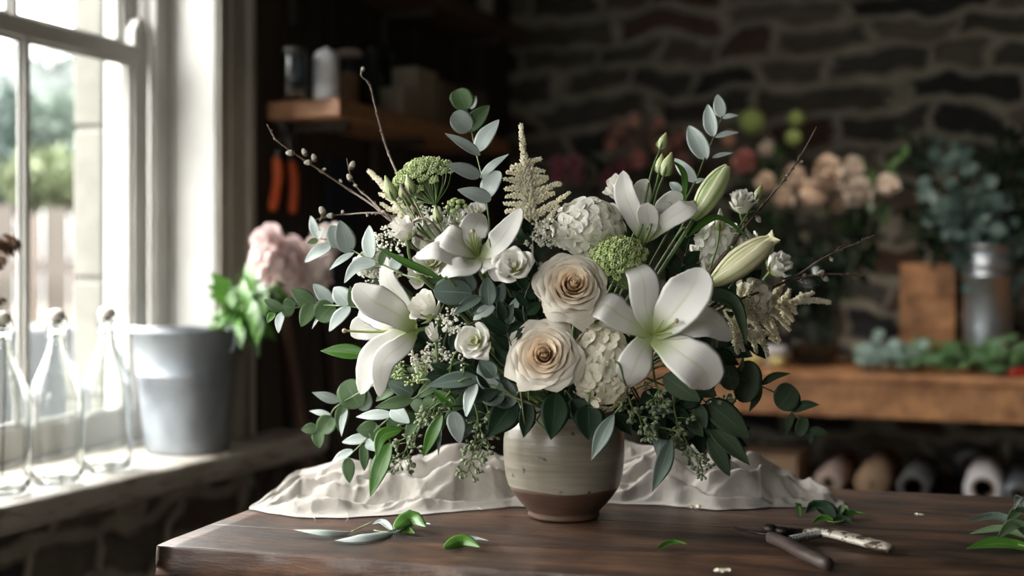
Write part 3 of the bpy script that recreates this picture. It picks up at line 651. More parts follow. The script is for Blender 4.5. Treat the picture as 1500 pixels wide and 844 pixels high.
jar('brown tin behind the white canister on the lower shelf', 'tin', 'tin_can', 509, 50, 32, -.02, tin, [(0, 0), (.97, 0), (1, .02), (1, .1), (.97, .12), (.97, .86), (1, .88), (1, .98), (.9, 1), (0, 1)])
jar('glass storage jar with a wide pinkish lid on the lower shelf', 'jar', 'glass_jar', 512, 88, 34, -.10, M['glassd'], jarhollow, lid=[(0, .96), (.85, .96), (1.15, 1.0), (1.15, 1.06), (.9, 1.09), (0, 1.09)], lidmat=lidm)
vasep = [(0, 0), (.55, 0), (.8, .05), (.95, .3), (.7, .6), (.35, .78), (.4, .88), (1.0, 1), (.93, 1), (.33, .88), (.28, .78), (.62, .6), (.86, .3), (.7, .06), (0, .04)]
jar('dark flared glass vase on the lower shelf, left of a second one', 'vase', 'flared_vase', 545, 106, 40, -.06, M['glassd'], vasep)
jar('dark flared glass vase on the lower shelf, in front of the green bottle', 'vase', 'flared_vase', 571, 112, 36, -.09, M['glassg'], vasep)
jar('dark green glass bottle in the shade on the lower shelf', 'bottle', 'green_bottle', 590, 60, 20, -.02, M['glassg'], bottlep)
def box(label, name, px0, px1, hpx, b0, z=SH, mt=cream, d=.09, cat='box', lid=False):
    c0 = sh_at(px0, .0005, b0, z); c1 = sh_at(px1, .0005, b0, z); h = ylen(c0, hpx)
    a0 = (c0.x-OX)*UX+(c0.y-OY)*UY; a1 = (c1.x-OX)*UX+(c1.y-OY)*UY
    m = MB().rbox(a0, a0+(a1-a0)*.96, b0-d, b0, z+.001, z+h); 
    m.top(name, mt, label, cat, origin=(c0+c1)/2, smooth=False, bevel=.003)
box('small cream carton on the lower shelf, left of the tall one', 'carton', 590, 616, 44, .05)
box('tall cream carton, highest box on the lower shelf', 'carton', 611, 642, 80, .04)
box('brown carton behind the eucalyptus tip on the lower shelf', 'carton', 648, 672, 66, .05, mt=mat('brown_card', (.12, .09, .06), (.16, .12, .08), scale=5, rough=.8))
box('wide dark carton at the far end of the lower shelf', 'carton', 676, 716, 66, .05, mt=mat('dark_card', (.09, .07, .05), (.13, .10, .07), scale=5, rough=.8))
jar('pale cylinder tin standing alone on the upper shelf', 'tin', 'tin_can', 711, 44, 24, .03, mat('pale_tin', (.32, .30, .26), (.4, .38, .33), scale=6, rough=.5), [(0, 0), (.96, 0), (1, .02), (1, .85), (.95, .87), (.95, .98), (.9, 1), (0, 1)], z=2.04)

# tools and poles by the boards
orange = mat('orange_grip', (.80, .13, .035), (.85, .17, .05), scale=10, rough=.45)
t = thing('lopping_shears', 'dark loppers with two orange grips hanging below the lower shelf', 'shears', R(1.30, W_WALL+.03, 1.3))
def wl(px, py, off=.05):
    r = (px-750)/F; b = W_WALL+off; a = -(OX+UY*b-r*(OY-UX*b))/(UX-r*UY); q = R(a, b, 0); return at(px, py, q.y)
for pts in (((405, 230), (407, 262), (399, 308)), ((426, 236), (430, 268), (428, 312))):
    MB().tube(spline([wl(*p) for p in pts], 10), .012, seg=8, rad=[.010, .0135, .015, .0155, .0155, .015, .014, .014, .0145, .015, .011]).build('grip', orange, t)
MB().tube(spline([wl(405, 232), wl(412, 200), wl(418, 185)], 6), .006).tube(spline([wl(426, 238), wl(422, 205), wl(414, 185)], 6), .006).build('handle_rod', M['wire'], t)
m = MB(); 
for s_ in (-1, 1): blade(m, [wl(416, 188), wl(416+s_*5, 178), wl(416+s_*2, 163)], V((-.2, -1, 0)), .03, prof_lance, n=6, m=4, thick=.004)
m.build('blade', dk, t)
def pole(label, name, p0, p1, r, mt, cat='pole', w=None, d=None):
    m = MB(); m.tube(spline([p0, p0.lerp(p1, .5)+V((.004, 0, 0)), p1], 8), r, r*.9, seg=10); m.top(name, mt, label, cat, origin=p0)
redwood = mat('reddish_pole', (.12, .065, .045), (.18, .10, .07), scale=5, rough=.6, stretch=(4, 4, .4))
def floorpt(px, a): q = atA(px, 400, a); return V((q.x, q.y, 0.001))
pole('reddish wooden broom handle leaning on the dark boards, nearer the pail', 'broom_handle', R(1.38, -.085, .001), wl(412, 440, .03), .018, redwood)
pole('dark wooden handle leaning on the boards beside the reddish one', 'broom_handle', R(1.55, -.085, .001), wl(470, 380, .03), .016, mat('dark_pole', (.05, .03, .022), (.08, .05, .035), scale=5, rough=.6, stretch=(4, 4, .4)))
m = MB(); p = wl(460, 235, .03)
m.rbox(1.42, 1.60, W_WALL+.03, W_WALL+.05, 1.12, 1.5).top('hanging_cloth', mat('navy_cloth', (.010, .014, .028), (.02, .025, .04), scale=9, rough=.9), 'navy blue cloth hanging under the lower shelf right of the orange grips', 'cloth', smooth=False, bevel=.006)

# ------------------------------------------------------------------ back bench and what stands on it
BZ = .85; BA = 2.127
t = thing('work_bench', 'thick pine work bench in front of the stone wall', 'bench', R(2.4, 1.5, 0))
MB().rbox(BA, 2.86, .43, 2.9, BZ-.028, BZ).build('bench_top', M['benchwood'], t, smooth=False, bevel=.006)
MB().rbox(BA+.012, BA+.05, .45, 2.88, BZ-.135, BZ-.028).build('apron', M['benchwood'], t, smooth=False, bevel=.004)
for a, b in ((BA+.05, .5), (BA+.05, 2.78), (2.76, .5), (2.76, 2.78)): MB().rbox(a, a+.09, b, b+.09, 0, BZ-.03).build('leg', M['boards'], t, smooth=False, bevel=.004)
LZ = .45
MB().rbox(BA+.05, 2.84, .5, 2.86, LZ-.03, LZ).build('lower_shelf', M['boards'], t, smooth=False, bevel=.004)
def bench_base(px, py): return at(px, py, (CZ-BZ)*F/(py-HY))
def roll(label, px, py, rpx, mt, hole=.0, a=2.23, cat='roll', name='paper_roll', L=.45, hm=None):
    c = atA(px, py, a); r = ylen(c, rpx); c.z = LZ+r+.0008
    D = V((UX, UY, 0)); t = thing(name, label, cat, V((c.x, c.y, LZ)))
    x = V((UY, -UX, 0)); Mx = Matrix((x, V((0, 0, 1)), D)).transposed()
    if hole: pr = [(r*hole, 0), (r, 0), (r, L), (r*hole, L), (r*hole, 0)]
    else: pr = [(0, 0), (r, 0), (r, L), (0, L)]
    MB().lathe(pr, c, seg=36, M=Mx).build('roll_body', mt, t)
    if hole: MB().lathe([(r*hole*.78, .004), (r*hole, .004), (r*hole, L*.98), (r*hole*.78, L*.98), (r*hole*.78, .004)], c, seg=28, M=Mx).build('core', hm or mat('card_core', (.16, .11, .07), rough=.8), t)
    elif hm: MB().lathe([(0, -.002), (r*.25, -.002), (r*.25, .01), (0, .01)], c, seg=20, M=Mx).build('core', hm, t)
kraft = mat('kraft_roll', (.30, .19, .11), (.36, .24, .15), scale=12, rough=.8)
roll('blush paper roll with a small dark hole under the bench', 1213, 700, 21, mat('blush_paper', (.42, .31, .26), (.5, .38, .33), scale=12, rough=.8), .42)
roll('solid tan kraft roll under the bench between two hollow rolls', 1277, 704, 25, kraft, 0, hm=mat('kraft_core', (.2, .12, .07), rough=.8))
roll('dim grey roll with thin rim under the bench', 1337, 706, 22, mat('grey_sleeve', (.10, .10, .10), (.14, .14, .14), scale=12, rough=.7), .78, hm=M['boards'])
roll('white paper roll with a wide hole, rightmost pale ring under the bench', 1440, 714, 27, mat('white_paper', (.62, .58, .58), (.7, .66, .65), scale=12, rough=.8), .62)
roll('dark film roll at the right edge under the bench', 1492, 708, 22, mat('dark_film', (.07, .08, .09), (.1, .11, .12), scale=12, rough=.3), .5)
roll('grey blue film roll lying behind the white ring under the bench', 1422, 690, 26, mat('blue_film', (.05, .055, .065), (.08, .085, .1), scale=12, rough=.3), .5, a=2.7, L=.12)
c0 = atA(1075, 690, 2.25); c1 = atA(1168, 690, 2.25)
b0 = (c0.x-OX)*UY-(c0.y-OY)*UX; b1 = (c1.x-OX)*UY-(c1.y-OY)*UX
MB().rbox(2.25, 2.5, b0, b1, LZ+.001, atA(1100, 665, 2.25).z).top('kraft_box', kraft, 'brown cardboard box under the bench behind the linen cloth', 'box', origin=R(2.25, (b0+b1)/2, LZ), smooth=False, bevel=.004)
# wooden crate / board
c0 = bench_base(1322, 520); a_ = 2.52; c0 = atA(1318, 500, a_); c1 = atA(1399, 500, a_)
b0 = (c0.x-OX)*UY-(c0.y-OY)*UX; b1 = (c1.x-OX)*UY-(c1.y-OY)*UX
t = thing('wooden_crate', 'upright brown wooden crate on the bench between the glass vase and the tall metal vase', 'crate', R(a_, (b0+b1)/2, BZ))
zt = atA(1350, 385, a_).z
for k in range(3):
    z0 = BZ+.001+(zt-BZ)*k/3; MB().rbox(a_, a_+.014, b0, b1, z0, z0+(zt-BZ)/3-.003).build('slat', M['benchwood'], t, smooth=False, bevel=.002)
MB().rbox(a_+.014, a_+.2, b0, b0+.012, BZ+.001, zt-.004).rbox(a_+.014, a_+.2, b1-.012, b1, BZ+.001, zt-.004).rbox(a_+.188, a_+.2, b0+.012, b1-.012, BZ+.001, zt-.004).rbox(a_+.014, a_+.188, b0+.012, b1-.012, BZ+.001, BZ+.012).build('crate_box', M['benchwood'], t, smooth=False)
# tall metal vase
q = atA(1447, 500, 2.45); tv = V((q.x, q.y, BZ+.0005)); rr = ylen(q, 35); hh = atA(1447, 360, 2.45).z-BZ
t = thing('tall_zinc_vase', 'tall shiny zinc flower vase on the bench holding blue green eucalyptus', 'vase', tv)
MB().lathe([(0, .004), (rr*.86, 0), (rr*.9, .01), (rr*.96, hh*.35), (rr*.99, hh*.74), (rr*1.03, hh*.745), (rr*1.03, hh*.765), (rr*.99, hh*.77), (rr, hh*.83), (rr*1.04, hh*.835), (rr*1.04, hh*.855), (rr, hh*.86), (rr*1.02, hh*.985), (rr*1.07, hh*.99), (rr*1.07, hh), (rr*.98, hh), (rr*.96, hh*.8), (rr*.85, .012), (0, .012)], tv, seg=48).build('body', M['zincd'], t)

# soft distant flowers: built whole, they are only blurs of a few pixels
def rose_mesh(m, c, ax, r, n=22, seed=0, seg=(5, 6)):
    rnd = random.Random(seed); ax = ax.normalized(); a = ax.orthogonal().normalized(); b = ax.cross(a)
    for i in range(n):
        t_ = i/n; q = i*2.4; d = a*cos(q)+b*sin(q); s = ax.cross(d)
        ro = r*(.12+.9*t_); h = r*(.75-.55*t_*t_)
        blade(m, [c-ax*r*.45+d*ro*.15, c+d*ro*.62+ax*(-.3*r), c+d*ro*.88+ax*h*.55, c+d*ro*(1.0 if t_ > .4 else .8)+ax*h], (-d*.9+ax*.5), r*(.7+.75*t_), prof_strap, n=seg[0], m=seg[1], cup=.38, thick=0)
pk = {'peach': leafmat('peach_rose', (.88, .74, .62), c2=(.90, .79, .68), trans=.25, rough=.6, var=.08, vein=0), 'blush': leafmat('blush_rose', (.90, .80, .72), c2=(.90, .84, .76), trans=.25, rough=.6, var=.08, vein=0),
      'coral': leafmat('coral_rose', (.80, .44, .40), c2=(.84, .52, .46), trans=.25, rough=.6, var=.1, vein=0), 'dusty': leafmat('dusty_rose', (.82, .56, .48), c2=(.86, .66, .54), trans=.25, rough=.6, var=.15, vein=0),
      'mag': leafmat('magenta_carnation', (.70, .26, .34), c2=(.76, .34, .42), trans=.25, rough=.6, var=.1, vein=0), 'lime': leafmat('lime_hydrangea', (.48, .60, .18), c2=(.55, .66, .24), trans=.3, rough=.6, var=.08, vein=0)}
def bgflower(px, py, rpx, a, kind, label, group, name='rose', cat='rose', base=None, seed=0):
    c = atA(px, py, a); r = ylen(c, rpx); ax = V((random.Random(seed).uniform(-.5, .2), -1, random.Random(seed+1).uniform(.1, .7)))
    t = thing(name, label, cat, base if base else c, group=group)
    m = MB()
    if name == 'hydrangea':
        rnd = random.Random(seed)
        for i in range(70):
            z = 1-2*(i+.5)/70; q = i*2.4; d = V((sqrt(1-z*z)*cos(q), sqrt(1-z*z)*sin(q), z)); floret(m, c+d*r*.85, d, r*.32, 4, rnd=rnd, seg=(3, 2))
    elif name == 'carnation':
        rnd = random.Random(seed)
        for i in range(50):
            d = V((rnd.gauss(0, 1), rnd.gauss(-.5, 1), rnd.gauss(.4, 1))).normalized(); blade(m, [c, c+d*r*.6, c+d*r], d.orthogonal(), r*.8, prof_strap, n=4, m=3, ruf=.2, thick=0, seed=i)
    else: rose_mesh(m, c, ax, r, seed=seed)
    m.build('blossom', pk[kind], t)
    if base:
        MB().tube(spline([base, base.lerp(c, .5)+V((0, .02, 0)), c-ax.normalized()*r*.4], 10), .0035, .003, seg=5).build('stem', M['stemd'], t)
# glass vase with peach roses
q = atA(1192, 500, 2.42); gv = V((q.x, q.y, BZ+.0005)); rg = ylen(q, 42); hg = atA(1192, 392, 2.42).z-BZ
t = thing('clear_glass_vase', 'clear glass vase of dark stems under the peach roses on the bench', 'vase', gv)
MB().lathe([(0, 0), (rg*.7, 0), (rg*.78, .006), (rg*.85, hg*.3), (rg*.95, hg*.8), (rg*1.0, hg), (rg*.96, hg), (rg*.91, hg*.8), (rg*.80, hg*.3), (rg*.72, .015), (0, .012)], gv, seg=40).build('body', M['glassd'], t)
words = ['highest', 'rightmost', 'biggest', 'lowest', 'pale', 'small']
peach = [(1212, 250, 26, 'peach', 'peach rose at the top of the bench bunch, right of the bare twig tip'), (1195, 284, 27, 'peach', 'large peach rose at the lower middle of the bench bunch'), (1163, 262, 22, 'peach', 'peach rose just left of the bunch centre, crossed by the twig'), (1258, 282, 27, 'blush', 'blush rose low in the right half of the bench bunch'),
         (1250, 246, 20, 'blush', 'small blush rose at the top right of the bench bunch'), (1300, 272, 21, 'blush', 'rightmost pale rose of the bench bunch'), (1148, 290, 20, 'peach', 'peach rose peeping out beside the white lisianthus'), (1122, 268, 18, 'peach', 'leftmost peach rose, near the lily bud tip'), (1228, 300, 15, 'peach', 'small shaded peach rose low between two large ones'), (1222, 272, 16, 'blush', 'half hidden blush rose in the middle of the bench bunch')]
for i, (x, y, r, k, lab) in enumerate(peach): bgflower(x, y, r, 2.32+.02*(i % 5), k, lab, 'peach roses in the glass vase', base=gv+V((.02*cos(i), .02*sin(i), .03)), seed=i)
def bgfol(label, name, base, pts, n, ls, mt, seed, spread, stems=6, cat='foliage', w=.5, prof=prof_ovate):
    rnd = random.Random(seed); t = thing(name, label, cat, base); lv = MB(); s = MB()
    for k, (x, y, a) in enumerate(pts):
        e = atA(x, y, a); b0_ = base+V((rnd.uniform(-.015, .015), rnd.uniform(-.015, .015), .03)); path = spline([b0_, b0_.lerp(e, .45)+V((0, 0, .05)), e], 14); s.tube(path, .003, .0015, seg=5)
        for i in range(n):
            u = rnd.uniform(.35, 1)**.7; p = path[int(u*14)]+V((rnd.gauss(0, spread), rnd.gauss(0, spread), rnd.gauss(0, spread))); d = V((rnd.gauss(0, 1), rnd.gauss(0, .6), rnd.gauss(.1, 1))).normalized(); L = ls*rnd.uniform(.7, 1.25)
            N = V((rnd.gauss(-.3, .5), -1, rnd.gauss(.4, .5))); blade(lv, [p, p+d*L*.5, p+d*L], N, L*w, prof, n=4, m=2, thick=0, cup=.2)
    s.build('stems', M['stemd'], t); lv.build('leaves', mt, t); return t
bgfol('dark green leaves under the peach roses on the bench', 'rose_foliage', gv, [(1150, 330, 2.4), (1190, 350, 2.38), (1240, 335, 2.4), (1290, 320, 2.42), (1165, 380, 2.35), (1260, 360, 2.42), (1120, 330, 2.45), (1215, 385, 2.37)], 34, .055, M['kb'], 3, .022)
bgfol('light green leafy sprig between the peach roses and the eucalyptus', 'leafy_sprig', gv+V((.03, 0, 0)), [(1290, 222, 2.5), (1318, 228, 2.5), (1300, 245, 2.5)], 22, .05, M['b'], 5, .018)
bgfol('tall blue green eucalyptus bunch standing in the tall zinc vase', 'eucalyptus_bunch', tv, [(1375, 190, 2.45), (1392, 215, 2.4), (1368, 240, 2.45), (1400, 270, 2.4), (1385, 300, 2.4), (1440, 285, 2.42), (1420, 320, 2.4), (1470, 300, 2.4), (1490, 330, 2.45), (1440, 240, 2.5)], 26, .05, leafmat('dusky_blue_leaf', (.13, .20, .18), c2=(.07, .12, .105), trans=.2, var=.1, vein=0), 6, .022, w=.8, prof=prof_round)
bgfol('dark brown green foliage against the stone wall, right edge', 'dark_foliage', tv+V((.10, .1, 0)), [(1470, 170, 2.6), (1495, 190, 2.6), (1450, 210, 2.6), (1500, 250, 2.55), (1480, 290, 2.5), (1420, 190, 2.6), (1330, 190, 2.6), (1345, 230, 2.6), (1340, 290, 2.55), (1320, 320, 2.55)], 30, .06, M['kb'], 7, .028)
# hidden zinc pots hold the flowers behind the bouquet
def pot(px, a, rpx, h, label):
    q = atA(px, 400, a); c = V((q.x, q.y, BZ+.0005)); r = ylen(q, rpx); t = thing('flower_pail', label, 'bucket', c)
    MB().lathe([(0, .004), (r*.75, 0), (r, h), (r*1.06, h), (r*1.06, h+.008), (r*.97, h+.008), (r*.72, .012), (0, .012)], c, seg=36).build('body', M['zinc'], t); return c
p1_ = pot(965, 2.55, 48, .26, 'zinc pail on the bench hidden behind the bouquet under pink roses'); p2_ = pot(1105, 2.6, 42, .26, 'zinc pail on the bench behind the lily bud under green hydrangeas')
pinks = [(905, 190, 18, 'dusty'), (930, 178, 16, 'dusty'), (897, 212, 17, 'coral'), (925, 208, 15, 'dusty'), (950, 200, 16, 'dusty'), (935, 235, 19, 'coral'), (968, 215, 17, 'dusty'), (990, 208, 15, 'coral'), (912, 245, 16, 'mag'), (998, 240, 18, 'coral'), (965, 180, 12, 'dusty'), (893, 262, 15, 'mag'), (1010, 195, 12, 'dusty'), (975, 245, 14, 'coral')]
locs = ['second from the top left', 'at the very top left', 'at the left edge', 'in the upper middle', 'beside the green lisianthus bud', 'large, in the lower middle', 'behind the green buds', 'right of the green buds', 'dark, low left', 'behind the right eucalyptus sprig', 'small, at the top centre', 'lowest and darkest, above the white lisianthus', 'small, left of the eucalyptus tip', 'tucked below the buds']
for i, (x, y, r, k) in enumerate(pinks): bgflower(x, y, r, 2.45+.03*(i % 5), k, 'dusky pink rose of the blurred bunch, '+locs[i], 'pink roses on the bench', base=p1_+V((.02*cos(i), .02*sin(i), .03)), seed=20+i)
for i, (x, y, lab) in enumerate(((817, 240, 'upper left'), (842, 238, 'upper right'), (818, 258, 'lower left'), (845, 260, 'lower right'))): bgflower(x, y, 13, 2.6+.02*i, 'mag', 'small magenta carnation in the dark, %s of the four' % lab, 'magenta carnations', name='carnation', cat='carnation', base=p1_+V((-.03, .01*i, .03)), seed=60+i)
for i, (x, y, r, lab) in enumerate(((1101, 178, 19, 'lime green hydrangea head right of the eucalyptus tip, largest of the three'), (1166, 174, 12, 'small lime hydrangea against the dark stone, upper of the pair'), (1162, 202, 12, 'small lime hydrangea against the dark stone, lower of the pair'))): bgflower(x, y, r, 2.55, 'lime', lab, 'lime hydrangeas', name='hydrangea', cat='hydrangea', base=p2_+V((.01*i, 0, .03)), seed=80+i)
for i, (x, y, r, k, lab) in enumerate(((1091, 237, 21, 'coral', 'coral rose right of the lily bud tip'), (1124, 218, 14, 'blush', 'pale pink rose between the coral rose and the green hydrangeas'), (1068, 205, 13, 'dusty', 'dim pink rose behind the eucalyptus leaves'))): bgflower(x, y, r, 2.5, k, lab, 'roses beside the hydrangeas', base=p2_+V((.01*i, .01, .03)), seed=90+i)
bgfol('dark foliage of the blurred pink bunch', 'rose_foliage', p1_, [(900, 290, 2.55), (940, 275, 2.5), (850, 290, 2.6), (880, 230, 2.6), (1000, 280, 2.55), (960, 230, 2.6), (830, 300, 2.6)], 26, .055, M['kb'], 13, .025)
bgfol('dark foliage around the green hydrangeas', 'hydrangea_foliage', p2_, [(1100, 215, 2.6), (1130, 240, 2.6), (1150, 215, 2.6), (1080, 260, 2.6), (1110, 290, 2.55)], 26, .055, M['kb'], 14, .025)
bgfol('green leafy tips beside the small lime hydrangeas', 'leafy_sprig', p2_+V((.02, 0, 0)), [(1135, 208, 2.6), (1150, 190, 2.6)], 14, .04, M['b'], 15, .012)
# cut greens lying on the bench
def garland(label, x0, x1, n, ls, mt, seed, y=532, prof=prof_round, w=.8, name='cut_greenery'):
    rnd = random.Random(seed); c = atA((x0+x1)/2, y, 2.25); c.z = BZ; t = thing(name, label, 'greenery', c); lv = MB(); s = MB()
    for k in range(4):
        p0 = atA(x0, y, 2.2+.05*k); p1 = atA(x1, y, 2.2+.05*k); p0.z = BZ+.012; p1.z = BZ+.02; s.tube(spline([p0, p0.lerp(p1, .5)+V((0, 0, .02)), p1], 10), .003, .002, seg=5)
    for i in range(n):
        p = atA(rnd.uniform(x0, x1), y, rnd.uniform(BA+.04, 2.42)); e = (p.x-c.x); p.z = BZ+.015+abs(rnd.gauss(0, .028)); d = V((rnd.gauss(0, 1), rnd.gauss(-.2, .7), rnd.uniform(0, .7))).normalized(); L = ls*rnd.uniform(.7, 1.2)
        blade(lv, [p, p+d*L*.5, p+d*L], V((rnd.gauss(-.3, .5), -.8, rnd.gauss(.7, .4))), L*w, prof, n=4, m=2, thick=0, cup=.2)
    s.build('stems', M['stemd'], t); lv.build('leaves', mt, t)
garland('pale blue green eucalyptus cuttings lying on the bench edge', 1262, 1345, 110, .045, leafmat('dusky_pale_leaf', (.34, .46, .40), c2=(.25, .36, .31), trans=.2, var=0, vein=0), 31)
garland('dark green ruscus cuttings lying on the bench below the tall vase', 1330, 1498, 190, .055, leafmat('bench_green_leaf', (.07, .18, .05), c2=(.15, .27, .12), trans=.25, var=0, vein=0), 32, prof=prof_ovate, w=.5)
# small things at the bench edge
def on_bench(px, a, r=0): q = atA(px, 500, a); return V((q.x, q.y, BZ+.0005))
lem = mat('soft_yellow_wax', (.50, .42, .16), (.6, .5, .22), scale=10, rough=.6)
for (x, r, lab) in ((1103, .036, 'pale yellow ball beside the work bench edge, left of the pair'), (1137, .028, 'pale yellow ball on the bench edge, smaller and right of the pair')):
    c = on_bench(x, BA+.07); t = thing('yellow_gourd', lab, 'gourd', c, group='yellow gourds')
    MB().lathe([(0, 0), (r*.4, .001), (r*.8, r*.25), (r, r*.75), (r*.9, r*1.2), (r*.5, r*1.5), (r*.12, r*1.52), (0, r*1.45)], c, seg=24, fn=lambda p, q: V((p.x*(1+.04*cos(8*q)), p.y*(1+.04*cos(8*q)), p.z))).build('fruit', lem, t)
    MB().tube([c+V((0, 0, r*1.45)), c+V((.003, 0, r*1.7))], .003, .002).build('stalk', M['stemd'], t)
c = on_bench(1127, 2.35); t = thing('white_bowl', 'small white ceramic bowl on the bench behind the astilbe tips', 'bowl', c)
MB().lathe([(0, 0), (.025, 0), (.027, .006), (.045, .03), (.056, .062), (.053, .063), (.042, .033), (.02, .012), (0, .01)], c, seg=36).build('body', enamel, t)
c = on_bench(1492, BA+.06); red = mat('red_grip', (.62, .03, .03), (.7, .05, .04), scale=9, rough=.4)
t = thing('red_snips', 'red handled snips at the right edge of the bench', 'snips', c)
MB().tube(spline([c+V((-.02, 0, .010)), c+V((.02, -.005, .018)), c+V((.07, 0, .012))], 8), .010, .009, seg=8).tube(spline([c+V((-.02, .01, .010)), c+V((.02, .03, .016)), c+V((.07, .035, .012))], 8), .009, .009, seg=8).build('grip', red, t)
m = MB(); blade(m, [c+V((-.02, .004, .010)), c+V((-.05, .004, .010)), c+V((-.08, .006, .008))], V((0, -.5, 1)), .016, prof_lance, n=6, m=3, thick=.003); m.build('blade', M['wire'], t)

# warm pendant added out of view to brighten the bench flowers
lp = R(1.9, 1.25, 2.32); t = thing('added_pendant_lamp', 'added unseen pendant lamp that brightens the work bench, above the frame', 'lamp', lp)
MB().lathe([(.02, .12), (.03, .11), (.06, .09), (.15, .0), (.147, .0), (.057, .085), (.02, .10)], lp, seg=36).build('lamp_shade', M['boards'], t)
MB().tube([lp+V((0, 0, .11)), V((lp.x, lp.y, ZC-.001))], .004, seg=6).build('cord', M['boards'], t)
MB().lathe([(0, .03), (.02, .035), (.03, .055), (.024, .08), (.015, .10)], lp, seg=20).build('bulb', M['cork'], t)
l = bpy.data.lights.new('added_bench_light', 'SPOT'); o = bpy.data.objects.new('added_bench_light', l); C.objects.link(o); o.location = lp+V((0, 0, .01)); o.rotation_euler = (0, 0, 0)  # spot of the added pendant, lights the back bench
l.energy = 30; l.color = (1, .91, .80); l.spot_size = radians(110); l.spot_blend = .9; l.shadow_soft_size = .06
# ------------------------------------------------------------------ the work table
ct = at(228, 798, (CZ-TZ)*F/400); ang = math.atan2(-.281, .960)
t = thing('work_table', 'worn dark oak work table carrying the bouquet', 'table', (ct.x, ct.y, 0), ang)
TW = Matrix.Translation(V((ct.x, ct.y, 0))) @ Matrix.Rotation(ang, 4, 'Z')
def plank(y0, y1, L=1.9, th=.045, z1=TZ, seed=0, front=False):
    m = MB(); n = 190; prof = []
    r = .0025; k = (y1-y0)
    pr = [(y0+.0022, z1-.0004), (y0+.006, z1), (y0+k*.25, z1), (y0+k*.5, z1), (y0+k*.75, z1), (y1-.006, z1), (y1-.0022, z1-.0004), (y1, z1-.003), (y1, z1-th+.004), (y1-.004, z1-th), (y0+.004, z1-th), (y0, z1-th+.004), (y0, z1-th*.5), (y0, z1-.004), (y0+.0006, z1-.0016)]
    v = []; f = []; K = len(pr)
    for i in range(n+1):
        x = L*i/n; e = 0
        if i == 0: e = 1
        for j, (y, z) in enumerate(pr):
            nn = noise.noise(V((x*22, j*.9, seed*7.3))); n2 = noise.noise(V((x*7, y*9, seed)))
            yy = y; zz = z
            if front and j in (13, 14, 0, 1): zz -= .0022*max(0, nn)+.004*max(0, noise.noise(V((x*40, 3, 1)))-.35); yy += .003*max(0, nn)+.004*max(0, noise.noise(V((x*40, 3, 1)))-.35)
            if front and j in (11, 12): yy += .0015*nn
            if j in (1, 2, 3, 4, 5): zz += .0006*n2-.0006
            xx = x
            if i == 0: xx = .006; zz = z1-th/2+(zz-(z1-th/2))*.86
            if i == 1: xx = .0018
            if i == 2: xx = .0
            if i <= 2 and not (i == 0): xx += .001*nn; 
            if i == 1: zz = z1-th/2+(zz-(z1-th/2))*.96
            v.append(TW @ V((xx, yy, zz)))
    for i in range(n):
        for j in range(K): q = (j+1) % K; f.append((i*K+j, i*K+q, (i+1)*K+q, (i+1)*K+j))
    f.append(tuple(range(K))[::-1]); f.append(tuple(n*K+j for j in range(K)))
    return m.add(v, [q[::-1] for q in f])
ys = [0, .150, .345, .545, .735]
for i in range(4): plank(ys[i], ys[i+1], seed=i, front=(i == 0)).build('plank', M['table'], t)
MB().box(.10, 1.8, .07, .095, .63, TZ-.046, TW).box(.10, 1.8, .64, .665, .63, TZ-.046, TW).box(.10, .125, .095, .64, .63, TZ-.046, TW).box(1.775, 1.8, .095, .64, .63, TZ-.046, TW).build('apron', M['table'], t, smooth=False)
for x, y in ((.09, .06), (.09, .60), (1.74, .06), (1.74, .60)): MB().box(x, x+.07, y, y+.07, 0, TZ-.046, TW).build('leg', M['table'], t, smooth=False, bevel=.004)

